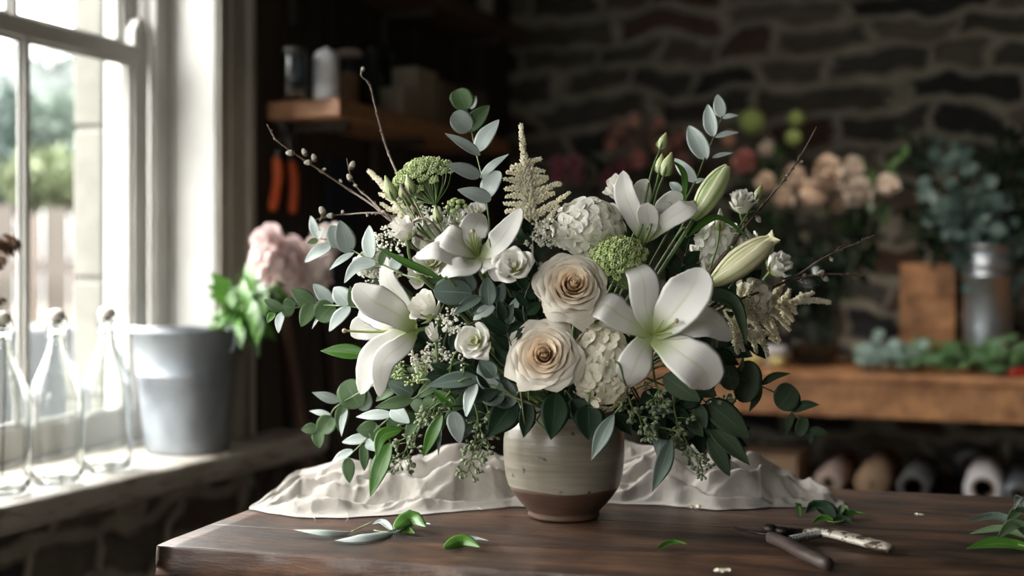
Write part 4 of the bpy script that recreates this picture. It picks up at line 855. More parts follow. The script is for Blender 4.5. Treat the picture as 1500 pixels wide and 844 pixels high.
# ------------------------------------------------------------------ linen cloth
def cloth():
    # front edge and ridge line read along the cloth
    X = [365, 400, 440, 500, 560, 620, 660, 700, 750, 830, 900, 950, 1000, 1050, 1100, 1140, 1180, 1210, 1236]
    FY = [746, 752, 757, 758, 754, 752, 749, 746, 742, 738, 737, 738, 742, 746, 745, 742, 742, 744, 742]
    TY = [741, 716, 690, 679, 684, 676, 660, 664, 672, 664, 658, 656, 664, 668, 671, 686, 704, 716, 736]
    def ip(T, x):
        for i in range(len(X)-1):
            if x <= X[i+1]: k = (x-X[i])/(X[i+1]-X[i]); k = k*k*(3-2*k); return T[i]+(T[i+1]-T[i])*k
        return T[-1]
    rq = random.Random(12); DG = [(rq.uniform(380, 1230), rq.uniform(.15, .75), rq.choice((-1, 1))*rq.uniform(.05, .6), rq.uniform(.08, .22), rq.uniform(6, 11)) for _ in range(46)]
    nu, nv = 420, 90; v = []; f = []; uv = []
    Yb0, Yb1 = 2.24, 2.17
    for i in range(nu+1):
        x = X[0]+(X[-1]-X[0])*i/nu; u = i/nu; fy = ip(FY, x)+1.6*noise.noise(V((x*.03, 0, 9)))
        Yf = (CZ-TZ-.002)*F/(fy-HY); ty = ip(TY, x)
        for j in range(nv+1):
            w = j/nv
            k = (Yb0+(Yb1-Yb0)*u) - Yf
            if x < 440: k *= .10+.90*((x-365)/75)**.8
            if x > 1150: k *= 1-.55*(x-1150)/86
            Y = Yf+k*w; Yr = Yf+k*.72
            H = (CZ-(ty-HY)/F*Yr)-TZ         # height of the back ridge so that its outline sits at ty
            H = max(.006, H)
            wx = noise.noise(V((x*.006, 4, 0)))*.10
            # three folds of different height
            def rd(c, s): d = (w-c-wx)/s; d = d*1.7 if d > 0 else d; return math.exp(-abs(d)**1.7)
            e_ = min(1, w/.13); env = (e_*e_*(3-2*e_)*.9+.1*min(1, w/.02))*min(1, (1-w)/.10)
            q1 = .40+.18*noise.noise(V((x*.012, 1, 3))); h1 = max(.05, q1)*rd(.15+.05*sin(x*.016), .075)
            q2 = .62+.25*noise.noise(V((x*.009, 7, 3))); h2 = max(.1, q2)*rd(.40+.10*sin(x*.015+1), .095)
            h3 = 1.0*math.exp(-(abs(w-.74)/.17)**2.2)
            h1 *= max(0, .55+.9*noise.noise(V((x*.010, 2, 8)))); h = max(h1, h2, h3)*.85+.12*(h1+h2+h3)
            for x0, w0, sl, hh, sg in DG:
                dd = ((x-x0)*sl-(w-w0)*260)/sqrt(sl*sl+1); al = ((x-x0)+(w-w0)*260*sl)/sqrt(sl*sl+1)
                h += hh*math.exp(-(dd/sg)**2-(al/120)**2)
            h = h*H
            d1 = noise.noise(V((x*.020, w*5+x*.004, 11))); d2 = noise.noise(V((x*.05+w*6, w*11, 2))); d3 = noise.noise(V((x*.11, w*22+x*.03, 5)))
            c1 = 1-abs(noise.noise(V((x*.009+w*1.6, w*5-x*.006, 21))))*2.4; c2 = 1-abs(noise.noise(V((x*.016-w*2.5, w*4+x*.010, 5))))*2.6
            h += (.0075*max(0, c1)**2+.0055*max(0, c2)**2.5-.004+.0035*d1+.0018*d3+.0008*noise.noise(V((x*.22, w*50, 1))))*min(1, w*4)*min(1, H/.03)*(1 if w < .6 else .7)
            if x > 1110: h += .007*noise.noise(V((x*.05, w*5, 8)))*min(1, w*8)
            h = max(0, h)*env*min(1, (x-365)/45)**.6*min(1, max(0, (1236-x)/30))**.6
            xx = x+6*d1*H/.05
            p = at(xx, 400, Y); v.append(V((p.x, Y, TZ+.0012+h)))
            uv.append((u, w))
    for i in range(nu):
        for j in range(nv): k = i*(nv+1)+j; f.append((k, k+nv+1, k+nv+2, k+1))
    m = MB().add(v, f, uv)
    # frayed threads on the front hem
    rnd = random.Random(3)
    for x, y, x2, y2 in ((455, 756, 462, 764), (508, 751, 507, 764), (430, 752, 440, 760), (700, 744, 706, 748), (596, 752, 601, 757)):
        m.tube(spline([tab(x, y, .004), tab((x+x2)/2+3, (y+y2)/2, .006), tab(x2, y2, .001)], 6), .0005, seg=4)
    o = m.top('linen_cloth', M['linen'], 'crumpled off white linen cloth lying on the table behind the vase', 'cloth', origin=V((.1, 2.15, TZ)))
    return o
cloth()

# ------------------------------------------------------------------ vase
VY = 1.96; vc = at(826, 757.5, VY); vc.z = TZ+.0004; PX = VY/F
vt = thing('stoneware_vase', 'squat cream glazed stoneware vase with a bare brown base', 'vase', vc)
gl = [(81.6, 47), (85, 60), (87.5, 78), (88.6, 98), (88.2, 114), (85.5, 130), (81, 143), (76, 152), (72.5, 158), (72.5, 163), (74.5, 166), (73.5, 168.5), (71, 168), (69.5, 163), (69.5, 156), (80, 138), (84, 110), (83, 80), (72, 52), (40, 24), (0, 20)]
def wavy(p, q): return V((p.x, p.y, p.z+(.0016*sin(2*q+1)+.001*sin(5*q) if p.z < .052 else 0)))
MB().lathe([(r*PX, z*PX) for r, z in gl], vc, seg=96, fn=wavy).build('glazed_body', M['glaze'], vt)
MB().lathe([(0, 2*PX), (42*PX, 2*PX), (46*PX, 0), (51*PX, 1*PX), (52.5*PX, 5*PX), (51*PX, 8*PX), (54*PX, 12*PX), (62*PX, 20*PX), (71*PX, 31*PX), (78*PX, 41*PX), (81.2*PX, 47.2*PX), (79*PX, 49*PX)], vc, seg=96, fn=lambda p, q: V((p.x, p.y, p.z+(.0016*sin(2*q+1)+.001*sin(5*q) if p.z > .046 else 0))) ).build('clay_base', M['clay'], vt)
VR = vc+V((0, 0, 160*PX))

# ------------------------------------------------------------------ bouquet helpers
def dome(px, py):
    r2 = ((px-820)/330)**2+((py-440)/300)**2
    return 1.95-.19*sqrt(max(0, 1-r2))
def P(px, py, d=0): return at(px, py, dome(px, py)+d)
def stemto(m, p, d, mt_r=.0022, r1=None, drop=.06, seg=6):
    """a stem from a flower base p, leaving in direction d, into the vase"""
    drop *= min(1, (p-VR).length/.22)**1.5
    q = VR+V(((p.x-VR.x)*.10, (p.y-VR.y)*.1, -.005)); e = vc+V((-(p.x-VR.x)*.06, 0, .04))
    pts = spline([p, p+d.normalized()*drop, q.lerp(p, .30)+V((0, .04, 0)), q, e], 24)
    m.tube(pts, mt_r, r1 or mt_r, seg=seg)
def planar(p0, px, py, N):
    """3D point seen at px,py lying on the plane through p0 with normal N"""
    r = V(((px-750)/F, 1, -(py-HY)/F)); o = V((0, 0, CZ)); return o+r*((p0-o).dot(N)/r.dot(N))

TN = {'p': V((-.45, -1, .55)), 'g': V((.15, -1, .15)), 'd': V((.1, -1, .35)), 'b': V((-.1, -1, .4)), 'k': V((.2, -1, .2)), 'v': V((.15, -1, .15))}
def leaf(parent, bx, by, tx, ty, w, tone, d=0, prof=None, bend=.06, cup=None, seed=0, N=None, name='leaf', fold=0, mid=None, thick=.0005):
    rnd = random.Random(int(bx*7+ty*13+seed)); 
    N = (N or TN[tone])+V((rnd.uniform(-.14, .14), 0, rnd.uniform(-.14, .14))); N.normalize()
    p0 = P(bx, by, d); p1 = planar(p0, tx, ty, N); L = (p1-p0).length
    if mid is None: pm = p0.lerp(p1, .5)+N*L*bend
    else: pm = planar(p0, mid[0], mid[1], N)+N*L*bend
    W = w*p0.y/F*1.06
    if prof is None: prof = prof_egg if w > .38*math.hypot(tx-bx, ty-by) else prof_ovate
    pb = p0+(pm-p0)*.0; m = MB()
    blade(m, [pb, pm, p1], N, W, prof, cup=(rnd.uniform(.05, .35) if cup is None else cup), n=14, m=8, thick=thick, fold=fold, ruf=.02, seed=int(bx+ty))
    return m.build(name, M[tone], parent)
def sprig(label, stem, leaves, name='eucalyptus_sprig', cat='eucalyptus', d=0, r=.0015, mt='stem', group=None, tostem=True, prof=None, lname='leaf'):
    pts = [P(x, y, d) for x, y in stem]
    t = thing(name, label, cat, vc+V((0, 0, .05)), group=group)
    m = MB(); sp_ = spline(pts, 24); m.tube(sp_[::-1], r*.6, r, seg=6) if False else m.tube(sp_, r, r*.55, seg=6)
    if tostem: stemto(m, pts[0], pts[0]-pts[1], r)
    m.build('stem', M[mt], t)
    for l in leaves:
        kw = l[6] if len(l) > 6 else {}
        leaf(t, *l[:6], d=d+kw.pop('dd', 0), prof=kw.pop('prof', prof), name=lname, **kw)
    return t

# ------------------------------------------------------------------ lilies
def lily(label, c, d, petals, centre, axis, stam=True, pist=None, sd=None, wk=1.0):
    """petals: list of (pixel path, width px, [depth lift at each point in m], N)"""
    c3 = P(c[0], c[1], d); t = thing('white_lily', label, 'lily', c3)
    for k, (path, w, lift, N) in enumerate(petals):
        pts = [c3+V((0, 0, 0))]
        for (x, y), h in zip(path, lift): pts.append(at(x, y, c3.y+h))
        m = MB(); blade(m, pts, N if isinstance(N, list) else N.normalized(), w*c3.y/F*wk, prof_lily, cup=-.10 if k % 2 else .10, n=26, m=12, thick=.0009, ruf=.035, fold=.05, seed=k*3+int(c[0]))
        m.build('petal', M['lily'], t)
    ax = axis.normalized()
    if stam:
        a = ax.orthogonal().normalized(); b = ax.cross(a)
        for k in range(6):
            q = k*pi/3+.3; dd = (a*cos(q)+b*sin(q)); e = c3+ax*.040+dd*.010
            m = MB(); m.tube(spline([c3+dd*.002, c3+ax*.02+dd*.005, e], 8), .0011, .0007, seg=5); m.build('stamen', M['lilycore'], t)
    L = pist or .055
    m = MB(); m.tube(spline([c3, c3+ax*L*.6, c3+ax*L+V((.002, 0, .003))], 8), .0022, .0015, seg=7); pi_ = m.build('pistil', M['lilycore'], t)
    m = MB(); m.blob(c3+ax*L+V((.002, 0, .003)), .0036, low=False); m.build('stigma', M['stigma'], pi_)
    m = MB(); stemto(m, c3-ax*.002, sd or -ax, .0035); m.build('stem', M['stem'], t)
    return t
NF = V((0, -1, .1))
lily('large open white lily facing the viewer at the right of the bouquet', (957, 490), -.012, [
    ([(985, 460), (1012, 425), (1027, 392)], 66, [-.040, -.058, -.036], V((-.35, -1, .05))),
    ([(915, 466), (886, 447), (863, 452)], 50, [-.034, -.040, -.008], V((.1, -1, .45))),
    ([(1000, 520), (1030, 543), (1040, 570)], 66, [-.040, -.040, -.012], V((-.1, -1, .30))),
    ([(946, 450), (942, 408), (918, 380)], 46, [-.026, -.028, .006], V((.15, -1, .25))),
    ([(1000, 478), (1040, 474), (1074, 496)], 48, [-.022, -.020, .012], V((-.2, -1, .5))),
    ([(938, 518), (926, 545), (914, 570)], 50, [-.030, -.034, -.010], V((.15, -1, .10))),
], None, V((.45, -1, .35)), pist=.06)
lily('open white lily at the upper left, petals spread above the small lisianthus', (700, 374), .008, [
    ([(690, 350), (697, 330), (708, 314)], 42, [-.018, -.012, .012], V((.1, -1, .2))),
    ([(675, 358), (655, 345), (637, 350)], 44, [-.030, -.034, -.012], V((.1, -1, .6))),
    ([(725, 360), (745, 335), (762, 305)], 40, [-.030, -.020, .012], V((-.5, -1, .25))),
    ([(670, 378), (640, 366), (608, 376)], 34, [-.030, -.046, -.030], V((.1, -1, .7))),
    ([(690, 390), (668, 393), (646, 402)], 34, [-.040, -.050, -.040], V((0, -1, .7))),
    ([(718, 384), (728, 392), (724, 412)], 44, [-.034, -.050, -.036], V((0, -1, .5))),
], None, V((-.2, -1, .75)), pist=.05)
lily('white lily turned left and drooping at the left flank, long pistil out', (608, 484), .01, [
    ([(578, 458), (545, 440), (520, 416)], 52, [-.03, -.045, -.03], V((.1, -1, .5))),
    ([(592, 448), (568, 412), (566, 376)], 30, [.012, .012, .02], V((-.5, -1, .1))),
    ([(578, 500), (545, 530), (528, 578)], 46, [-.030, -.045, -.030], V((-.3, -1, .35))),
    ([(590, 505), (562, 530), (556, 582)], 34, [-.050, -.062, -.048], V((.1, -1, .3))),
    ([(570, 480), (535, 480), (514, 492)], 44, [.018, .02, .02], V((.4, -1, .5))),
    ([(575, 470), (548, 458), (524, 462)], 44, [-.01, .0, .012], V((.1, -1, .1))),
], None, V((-1, -.35, -.02)), pist=.105, stam=True)
lily('white lily opening upward at the top right, seen from its side', (944, 352), .02, [
    ([(930, 318), (916, 285), (913, 250)], 34, [-.012, -.018, -.010], V((-.35, -1, 0))),
    ([(978, 322), (1005, 305), (1016, 296)], 34, [-.018, -.022, -.010], V((-.1, -1, .45))),
    ([(950, 330), (948, 310), (948, 297)], 32, [-.022, -.034, -.040], V((-.1, -1, .1))),
    ([(965, 318), (985, 295), (999, 283)], 34, [.014, .022, .026], V((0, -1, .3))),
    ([(938, 310), (940, 280), (948, 262)], 30, [.014, .022, .020], V((.1, -1, .1))),
    ([(965, 325), (975, 308), (972, 296)], 28, [-.01, .0, .0], V((0, -1, .3))),
], None, V((.25, -.4, 1)), pist=.02, sd=V((-.1, .4, -1)))
def lilybud(label, b, tp, w, d, mt, tips=False, sdir=None, open_=0):
    p0 = P(b[0], b[1], d); p1 = at(tp[0], tp[1], p0.y-.01); ax = (p1-p0); L = ax.length; ax.normalize(); W = w*p0.y/F/2
    t = thing('lily_bud', label, 'lily bud', p0)
    a = V((0, -1, 0)); a = (a-ax*a.dot(ax)).normalized(); bb = ax.cross(a)
    def rad(u): return W*interp([(0, .22), (.08, .48), (.25, .82), (.5, 1), (.7, .92), (.85, .68), (.95, .40), (1, .22)], u)
    for k in range(6):
        q = k*pi/3+.35; dd = a*cos(q)+bb*sin(q); off = 1.0 if k % 2 == 0 else .93
        pts = [p0+ax*L*u+dd*rad(u)*off*.97 for u in (0, .06, .15, .3, .45, .6, .75, .87, .95)]
        tipo = .25 if not open_ else .25+open_*(1.2 if k in (0, 2, 5) else .5)
        pts.append(p0+ax*L*(1.0+(.03 if open_ else 0))+dd*W*tipo)
        m = MB(); blade(m, pts, dd, 2*W*.98, lambda u: rad(min(1, u))/W*(.62 if u < .93 else .62*(1-(u-.93)/.07*.9)), cup=-.46, n=20, m=8, thick=.0006); m.build('petal', M[mt], t)
    m = MB(); stemto(m, p0+ax*.002, sdir or -ax, .0032, drop=.09); m.build('stem', M['stem'], t)
lilybud('closed green and white lily bud pointing up right at the top of the bouquet', (1016, 322), (1067, 242), 40, .0, 'bud')
lilybud('cream lily bud just opening, lying to the right above the big lily', (1040, 418), (1134, 348), 46, -.03, 'budcream', open_=.5, sdir=V((-1, .5, -.4)))

# ------------------------------------------------------------------ roses and lisianthus
def rose(name, label, cat, c, d, rpx, axis, n, mats, H=.75, hole=.06, open_=1.0, seed=0, ruf=.03, squash=1, cal=True, wrap0=1.9, wrap1=.98, stem=True, curl=.9, pw=.85, sd=None):
    rnd = random.Random(seed); c3 = P(c[0], c[1], d); r = rpx*c3.y/F; ax = axis.normalized(); a = ax.cross(V((0, 0, 1))).normalized(); b = ax.cross(a)
    t = thing(name, label, cat, c3-ax*r*H)
    for i in range(n):
        u_ = i/(n-1); Rr = r*(hole+(.82-hole)*u_**pw); zt = r*H*(.62-.46*u_**1.6)*squash+r*rnd.uniform(-.03, .03); zb = -r*H*(.35+.5*u_)
        phi = seed+i*2.3998+rnd.uniform(-.12, .12); half = wrap0+(wrap1-wrap0)*min(1, u_*1.6); half *= rnd.uniform(.94, 1.06)
        ns, nv = 14, 10; v = []; uv = []; ck = curl*max(0, u_-.06)**.8*rnd.uniform(.75, 1.25); pt = rnd.uniform(.02, .15) if u_ > .5 else 0; tlt = rnd.uniform(-.05, .05)
        for s in range(ns+1):
            x = -1+2*s/ns
            for k in range(nv+1):
                w = k/nv
                hgt = 1-.30*abs(x)**3+pt*math.exp(-(x/.18)**2)
                # bell profile: bulging, then lip rolling out
                ww = w*hgt
                rad_ = Rr*(.16+.84*sin(min(1, ww*1.15)*pi/2)**.9)*(1-(.10*(1-u_))*ww)
                z = zb+(zt-zb)*(ww**1.15)
                lip = max(0, ww-.70)/.30
                rad_ += r*(.05+.20*ck)*lip**1.5; z -= r*.34*ck*lip**2.4
                if u_ < .2: rad_ *= 1-.85*(1-u_/.2)**.7*ww**1.5; z += r*.05*(1-u_/.2)*ww
                rad_ *= 1+x*.07+tlt*x; rad_ += r*ruf*.5*sin(x*5+i*1.7)*w*w*(u_+.2)
                z += r*ruf*sin(x*7+i)*w*w*(u_+.2)
                ph = phi+x*half*(.35+.65*min(1, w*2.0)**.6)
                v.append(c3+a*cos(ph)*rad_+b*sin(ph)*rad_+ax*z); uv.append((x*.5+.5, w))
        f = [(s*(nv+1)+k, (s+1)*(nv+1)+k, (s+1)*(nv+1)+k+1, s*(nv+1)+k+1) for s in range(ns) for k in range(nv)]
        mt = mats[0] if u_ < .33 else mats[1] if u_ < .66 else mats[2]
        MB().add(v, f, uv).build('petal', M[mt], t)
    if cal:
        m = MB()
        for k in range(5):
            q = k*1.2566; dd = a*cos(q)+b*sin(q); blade(m, [c3-ax*r*H*.76, c3-ax*r*H*.7+dd*r*.42, c3-ax*r*H*.45+dd*r*.80], -dd*.3-ax, r*.28, prof_lance, n=6, m=3, thick=.0005)
        m.build('calyx', M['budg'], t)
    if stem: m = MB(); stemto(m, c3-ax*r*H*.7, sd or -ax, .0025); m.build('stem', M['stem'], t)
    return t, c3, ax, r
RM = ('rose_in', 'rose_mid', 'rose_out')
rose('cream_rose', 'full cream rose with a peach heart, lower centre of the bouquet above the vase', 'rose', (797, 521), -.035, 57, V((-.08, -1, .22)), 42, RM, seed=1, H=.8)
rose('cream_rose', 'full cream rose of the upper centre, left of the big open lily', 'rose', (838, 419), -.02, 55, V((.1, -1, .35)), 42, RM, seed=4, H=.8)
LM = ('lisi', 'lisi', 'lisi')
def lisi(label, c, d, r, ax, n=13, hole=.22, seed=0, heart=True, name='lisianthus', **k):
    t, c3, ax, rr = rose(name, label, 'lisianthus', c, d, r, ax, n, LM, hole=hole, seed=seed, curl=.75, ruf=.06, wrap0=1.1, wrap1=.9, **k)
    if heart: m = MB(); m.blob(c3-ax*rr*.35, rr*.16, ax, rr*.3, low=False); m.build('heart', M['lisi_c'], t)
lisi('white lisianthus with a green heart between the upper lily and the upper rose', (752, 388), -.03, 32, V((-.1, -1, .35)), seed=2)
lisi('white lisianthus with a green heart left of the lower rose', (693, 499), -.035, 31, V((-.35, -1, .15)), seed=5)
lisi('half closed white lisianthus behind the drooping left lily', (622, 447), -.02, 31, V((-.5, -.7, .6)), seed=7, n=11, hole=.08, heart=False, H=1.1)
lisi('round white lisianthus bud at the upper left below the green umbel', (589, 331), -.035, 27, V((-.35, -.45, 1)), seed=9, n=12, hole=.03, heart=False, H=1.05)
lisi('white lisianthus half open at the right edge beside the cream lily bud', (1144, 384), .0, 25, V((.55, -.5, .6)), seed=11, n=10, hole=.05, heart=False, H=1.1)
lisi('white lisianthus at the upper right beside the red budded twig', (1089, 292), .0, 26, V((.1, -.5, .9)), seed=12, n=12, hole=.05, heart=False, H=1.0)
lisi('white lisianthus standing left of the upward opening lily', (906, 272), .02, 24, V((-.4, -.6, .9)), seed=13, n=9, hole=.06, heart=False, H=1.3)
lisi('pale green white lisianthus half hidden left of the upper lily', (630, 382), .02, 30, V((-.2, -1, .4)), seed=14, n=12, hole=.1)
lisi('small white lisianthus behind the upper left lily, below the green umbel', (672, 318), .02, 20, V((-.1, -.8, .6)), seed=15, n=11, hole=.06)
lisi('small white lisianthus above the upper left lily, next to the grey eucalyptus stem', (700, 306), .03, 18, V((.2, -.8, .8)), seed=16, n=10, hole=.06)
lisi('white bloom in the thicket between the two lily buds', (1046, 385), .03, 27, V((.1, -1, .3)), seed=17, n=11, hole=.1, heart=False)
lisi('small creamy bloom at the right of the upper left lisianthus', (782, 392), .01, 15, V((.1, -1, .3)), seed=18, n=9, hole=.06, heart=False)
lisi('pale closed bud below the half closed lisianthus', (633, 484), -.025, 14, V((-.3, -.4, 1)), seed=19, n=7, hole=.02, heart=False, H=1.6)
lisi('small rose white bloom low behind the lower left lisianthus', (612, 400), .04, 22, V((-.3, -1, .3)), seed=20, n=9, hole=.06, heart=False)
# green lisianthus buds on thin stems
def sbud(label, b, tp, w, stem, d=0, mt='budg'):
    p0 = P(b[0], b[1], d); p1 = at(tp[0], tp[1], p0.y); ax = p1-p0; L = ax.length; ax.normalize(); W = w*p0.y/F/2; t = thing('flower_bud', label, 'bud', p0)
    a = ax.orthogonal().normalized(); bb = ax.cross(a); m = MB()
    pr = [(0, .3), (.1, .75), (.3, 1), (.55, .85), (.8, .45), (1, .12)]
    v = []; f = []; uv = []
    for i in range(11):
        u = i/10; r_ = W*interp(pr, u)
        for j in range(12): q = 2*pi*j/12+u*1.3; v.append(p0+ax*L*u+(a*cos(q)+bb*sin(q))*r_*(1+.07*cos(5*q))); uv.append((j/12, u))
    for i in range(10):
        for j in range(12): k = (j+1) % 12; f.append((i*12+j, i*12+k, i*12+12+k, i*12+12+j))
    f.append(tuple(120+j for j in range(12))); m.add(v, f, uv); m.build('bud', M[mt], t)
    m = MB()
    for k in range(5):
        q = k*1.2566; dd = a*cos(q)+bb*sin(q); blade(m, [p0-ax*L*.05, p0+ax*L*.15+dd*W*1.05, p0+ax*L*.45+dd*W*1.05], dd, W*.5, prof_lance, n=5, m=2, thick=.0003)
    m.build('sepals', M['stem'], t)
    m = MB(); q = [p0]+[P(x, y, d) for x, y in stem]; m.tube(spline(q, 10), .0014, .0018, seg=6); stemto(m, q[-1], q[-1]-q[-2], .0018, drop=.03); m.build('stem', M['stem'], t)
sbud('slim green bud, topmost of the three above the upper right lily', (967, 219), (976, 194), 15, [(955, 250), (946, 290), (940, 320)], .01)
sbud('green bud of the three above the upper right lily, shorter and on the left', (965, 254), (970, 225), 15, [(960, 275), (950, 305), (946, 330)], .012)
sbud('fat green bud, lowest and right of the three above the upper right lily', (972, 258), (984, 223), 19, [(963, 280), (958, 300), (952, 325)], .0)
sbud('pale green bud leaning left beside the willow twig, upper left', (578, 293), (564, 257), 17, [(592, 312), (612, 335), (636, 358)], -.01)
sbud('pale green bud under the green umbel, nearer its stalk', (604, 285), (596, 255), 15, [(610, 300), (625, 330), (642, 356)], -.012)
sbud('short olive bud between the two pale buds at upper left', (592, 291), (587, 270), 13, [(602, 310), (618, 335), (638, 360)], -.005)
sbud('long pale green bud below the umbel stalk', (643, 327), (637, 302), 14, [(650, 345), (655, 365), (660, 385)], -.01)
sbud('small white bud pointing up between the lily buds', (1054, 338), (1055, 305), 14, [(1052, 355), (1045, 380), (1035, 410)], .0, 'lisi')
sbud('dark tipped bud on the right beside the upper right lisianthus', (1107, 294), (1116, 270), 13, [(1100, 306), (1085, 330), (1070, 360)], -.01)
sbud('small creamy bud right of the cream lily bud tip', (1124, 372), (1134, 356), 11, [(1110, 385), (1090, 400), (1070, 420)], .0, 'lisi')

# ------------------------------------------------------------------ hydrangeas and clusters
def hydra(label, c, d, rx, ry, n, fr, mt, seed, facing=V((0, -1, .2)), name='white_hydrangea', cat='hydrangea', core=True):
    rnd = random.Random(seed); c3 = P(c[0], c[1], d); k = c3.y/F; t = thing(name, label, cat, c3); cnt = 0
    N_ = n*2
    for i in range(N_):
        z = 1-2*(i+.5)/N_; q = i*2.39996; dr = V((sqrt(1-z*z)*cos(q), sqrt(1-z*z)*sin(q), z))
        if dr.dot(facing.normalized()) < -.15: continue
        j = rnd.uniform(.88, 1.06); p = c3+V((dr.x*rx*k, dr.y*min(rx, ry)*k, dr.z*ry*k))*j
        m = MB(); floret(m, p, dr+V((rnd.uniform(-.25, .25), 0, rnd.uniform(-.25, .25))), fr*k*rnd.uniform(.85, 1.15), 4, cup=.25, rnd=rnd, seg=(7, 6), fold=-.12, w=1.12)
        m.blob(p+dr*.001, .0014, low=True); m.build('floret', M[mt], t)
    m = MB()
    for i in range(30):
        z = 1-2*(i+.5)/30; q = i*2.4; dr = V((sqrt(1-z*z)*cos(q), sqrt(1-z*z)*sin(q), z)); m.tube([c3+V((0, 0, -.01)), c3+V((dr.x*rx*k, dr.y*min(rx, ry)*k, dr.z*ry*k))*.9], .0012, .0008, seg=4)
    stemto(m, c3, -facing, .004); m.build('stem', M['stem'], t)
hydra('white hydrangea head at the top centre behind the upper rose', (862, 333), .035, 46, 37, 40, 18, 'hyd', 1)
hydra('cream hydrangea head between the lower rose and the big lily', (882, 535), -.0, 40, 62, 56, 15, 'hydc', 2)
hydra('loose white stock blossoms between the two lily buds', (1062, 362), .035, 46, 30, 30, 15, 'hyd', 3, name='white_stock', cat='stock flower')
hydra('small white blossom cluster at the left shoulder above the left lily', (548, 386), .03, 26, 18, 16, 11, 'hyd', 4, name='white_stock', cat='stock flower')
hydra('white blossoms filling in left of the upper lily, under the astilbe', (640, 345), .045, 34, 28, 24, 13, 'hyd', 5, name='white_stock', cat='stock flower')
hydra('cream blossoms behind the right hand astilbe', (1100, 440), .04, 30, 28, 16, 13, 'hydc', 6, name='white_stock', cat='stock flower')

# ------------------------------------------------------------------ umbels
def umbel(label, c, d, rx, ry, n, mt, seed, foot, up=V((0, -.4, 1)), dens=26, name='green_umbel'):
    rnd = random.Random(seed); c3 = P(c[0], c[1], d); k = c3.y/F; f3 = P(foot[0], foot[1], d+.0); t = thing(name, label, 'umbel flower', f3)
    rays = MB(); up = up.normalized(); a = up.cross(V((0, 1, .2))).normalized(); b = up.cross(a)
    for i in range(n):
        q = i*2.39996; rr = sqrt((i+.5)/n); off = a*cos(q)*rr*rx*k+b*sin(q)*rr*rx*k*.8; e = c3+off+up*ry*k*(1-rr*rr)*1.0-up*ry*k*.4
        rays.tube(spline([f3, f3.lerp(e, .5)+off*.15, e], 6), .0011, .0007, seg=4)
        m = MB(); ur = rx*k*.17
        for j in range(dens):
            z = 1-1.1*(j+.5)/dens; qq = j*2.4; dd = a*(sqrt(max(0, 1-z*z))*cos(qq))+b*(sqrt(max(0, 1-z*z))*sin(qq))+up*z*.7
            dd = (dd+off.normalized()*.35*rr).normalized(); p = e+dd*ur*rnd.uniform(.75, 1.1)
            m.blob(p, rnd.uniform(.0012, .0019), V((rnd.gauss(0, 1), rnd.gauss(0, 1), rnd.gauss(0, 1))), rnd.uniform(.0016, .0028)); 
            if j % 2 == 0: m.tube([e-up*.003, p], .0004, seg=3, cap=False)
        m.build('umbellet', M[mt], t)
    stemto(rays, f3, V((.15, .3, -1)), .003); rays.build('stem', M['stem'], t)
umbel('light green umbel flower at the upper left of the bouquet', (618, 254), .01, 46, 26, 34, 'ammi', 1, (638, 300), V((-.35, -.5, 1)))
umbel('fine green umbel between the upper rose and the big lily', (905, 375), -.005, 40, 30, 40, 'ammid', 2, (925, 425), V((-.1, -1, .4)), dens=30)
umbel('small green umbel remnant at the left under the buds', (668, 300), .02, 16, 12, 12, 'ammid', 3, (660, 320), V((-.1, -.6, 1)), dens=18)

# ------------------------------------------------------------------ astilbe
def plume(m, pts, r0, rnd, dens=1.0, g=.0024):
    sp_ = spline(pts, 40); L = sum((sp_[i+1]-sp_[i]).length for i in range(40)); n = int(L/.0007*dens)
    m.tube(sp_, .0011, .0005, seg=4)
    for i in range(n):
        u = i/n; p = sp_[int(u*40)].lerp(sp_[min(40, int(u*40)+1)], (u*40) % 1); T = (sp_[min(40, int(u*40)+1)]-sp_[max(0, int(u*40)-1)]).normalized()
        a = T.orthogonal().normalized(); b = T.cross(a); q = i*2.4+rnd.uniform(-.3, .3); dd = a*cos(q)+b*sin(q); rr = r0*(1-.75*u)*rnd.uniform(.5, 1.1)
        m.blob(p+dd*rr+T*rr*.5, g*rnd.uniform(.7, 1.15)*(1-.3*u), dd+T*.6, g*1.5*(1-.3*u))
def astilbe(label, main, branches, d, seed, r0=.004, mt='astilbe', g=.0024, foot=None):
    rnd = random.Random(seed); p = [P(x, y, d) for x, y in main]; t = thing('astilbe_plume', label, 'astilbe', p[0])
    m = MB(); plume(m, p, r0*1.5, rnd, g=g, dens=1.3); stemto(m, p[0], p[0]-p[1], .002); m.build('main_spike', M[mt], t)
    for br in branches:
        dd = rnd.uniform(-.015, .012); q = [P(br[0][0], br[0][1], d)]+[P(x, y, d+dd*(i+1)/len(br)) for i, (x, y) in enumerate(br[1:])]
        m = MB(); plume(m, q, r0*.95, rnd, g=g); m.build('side_spike', M[mt], t)
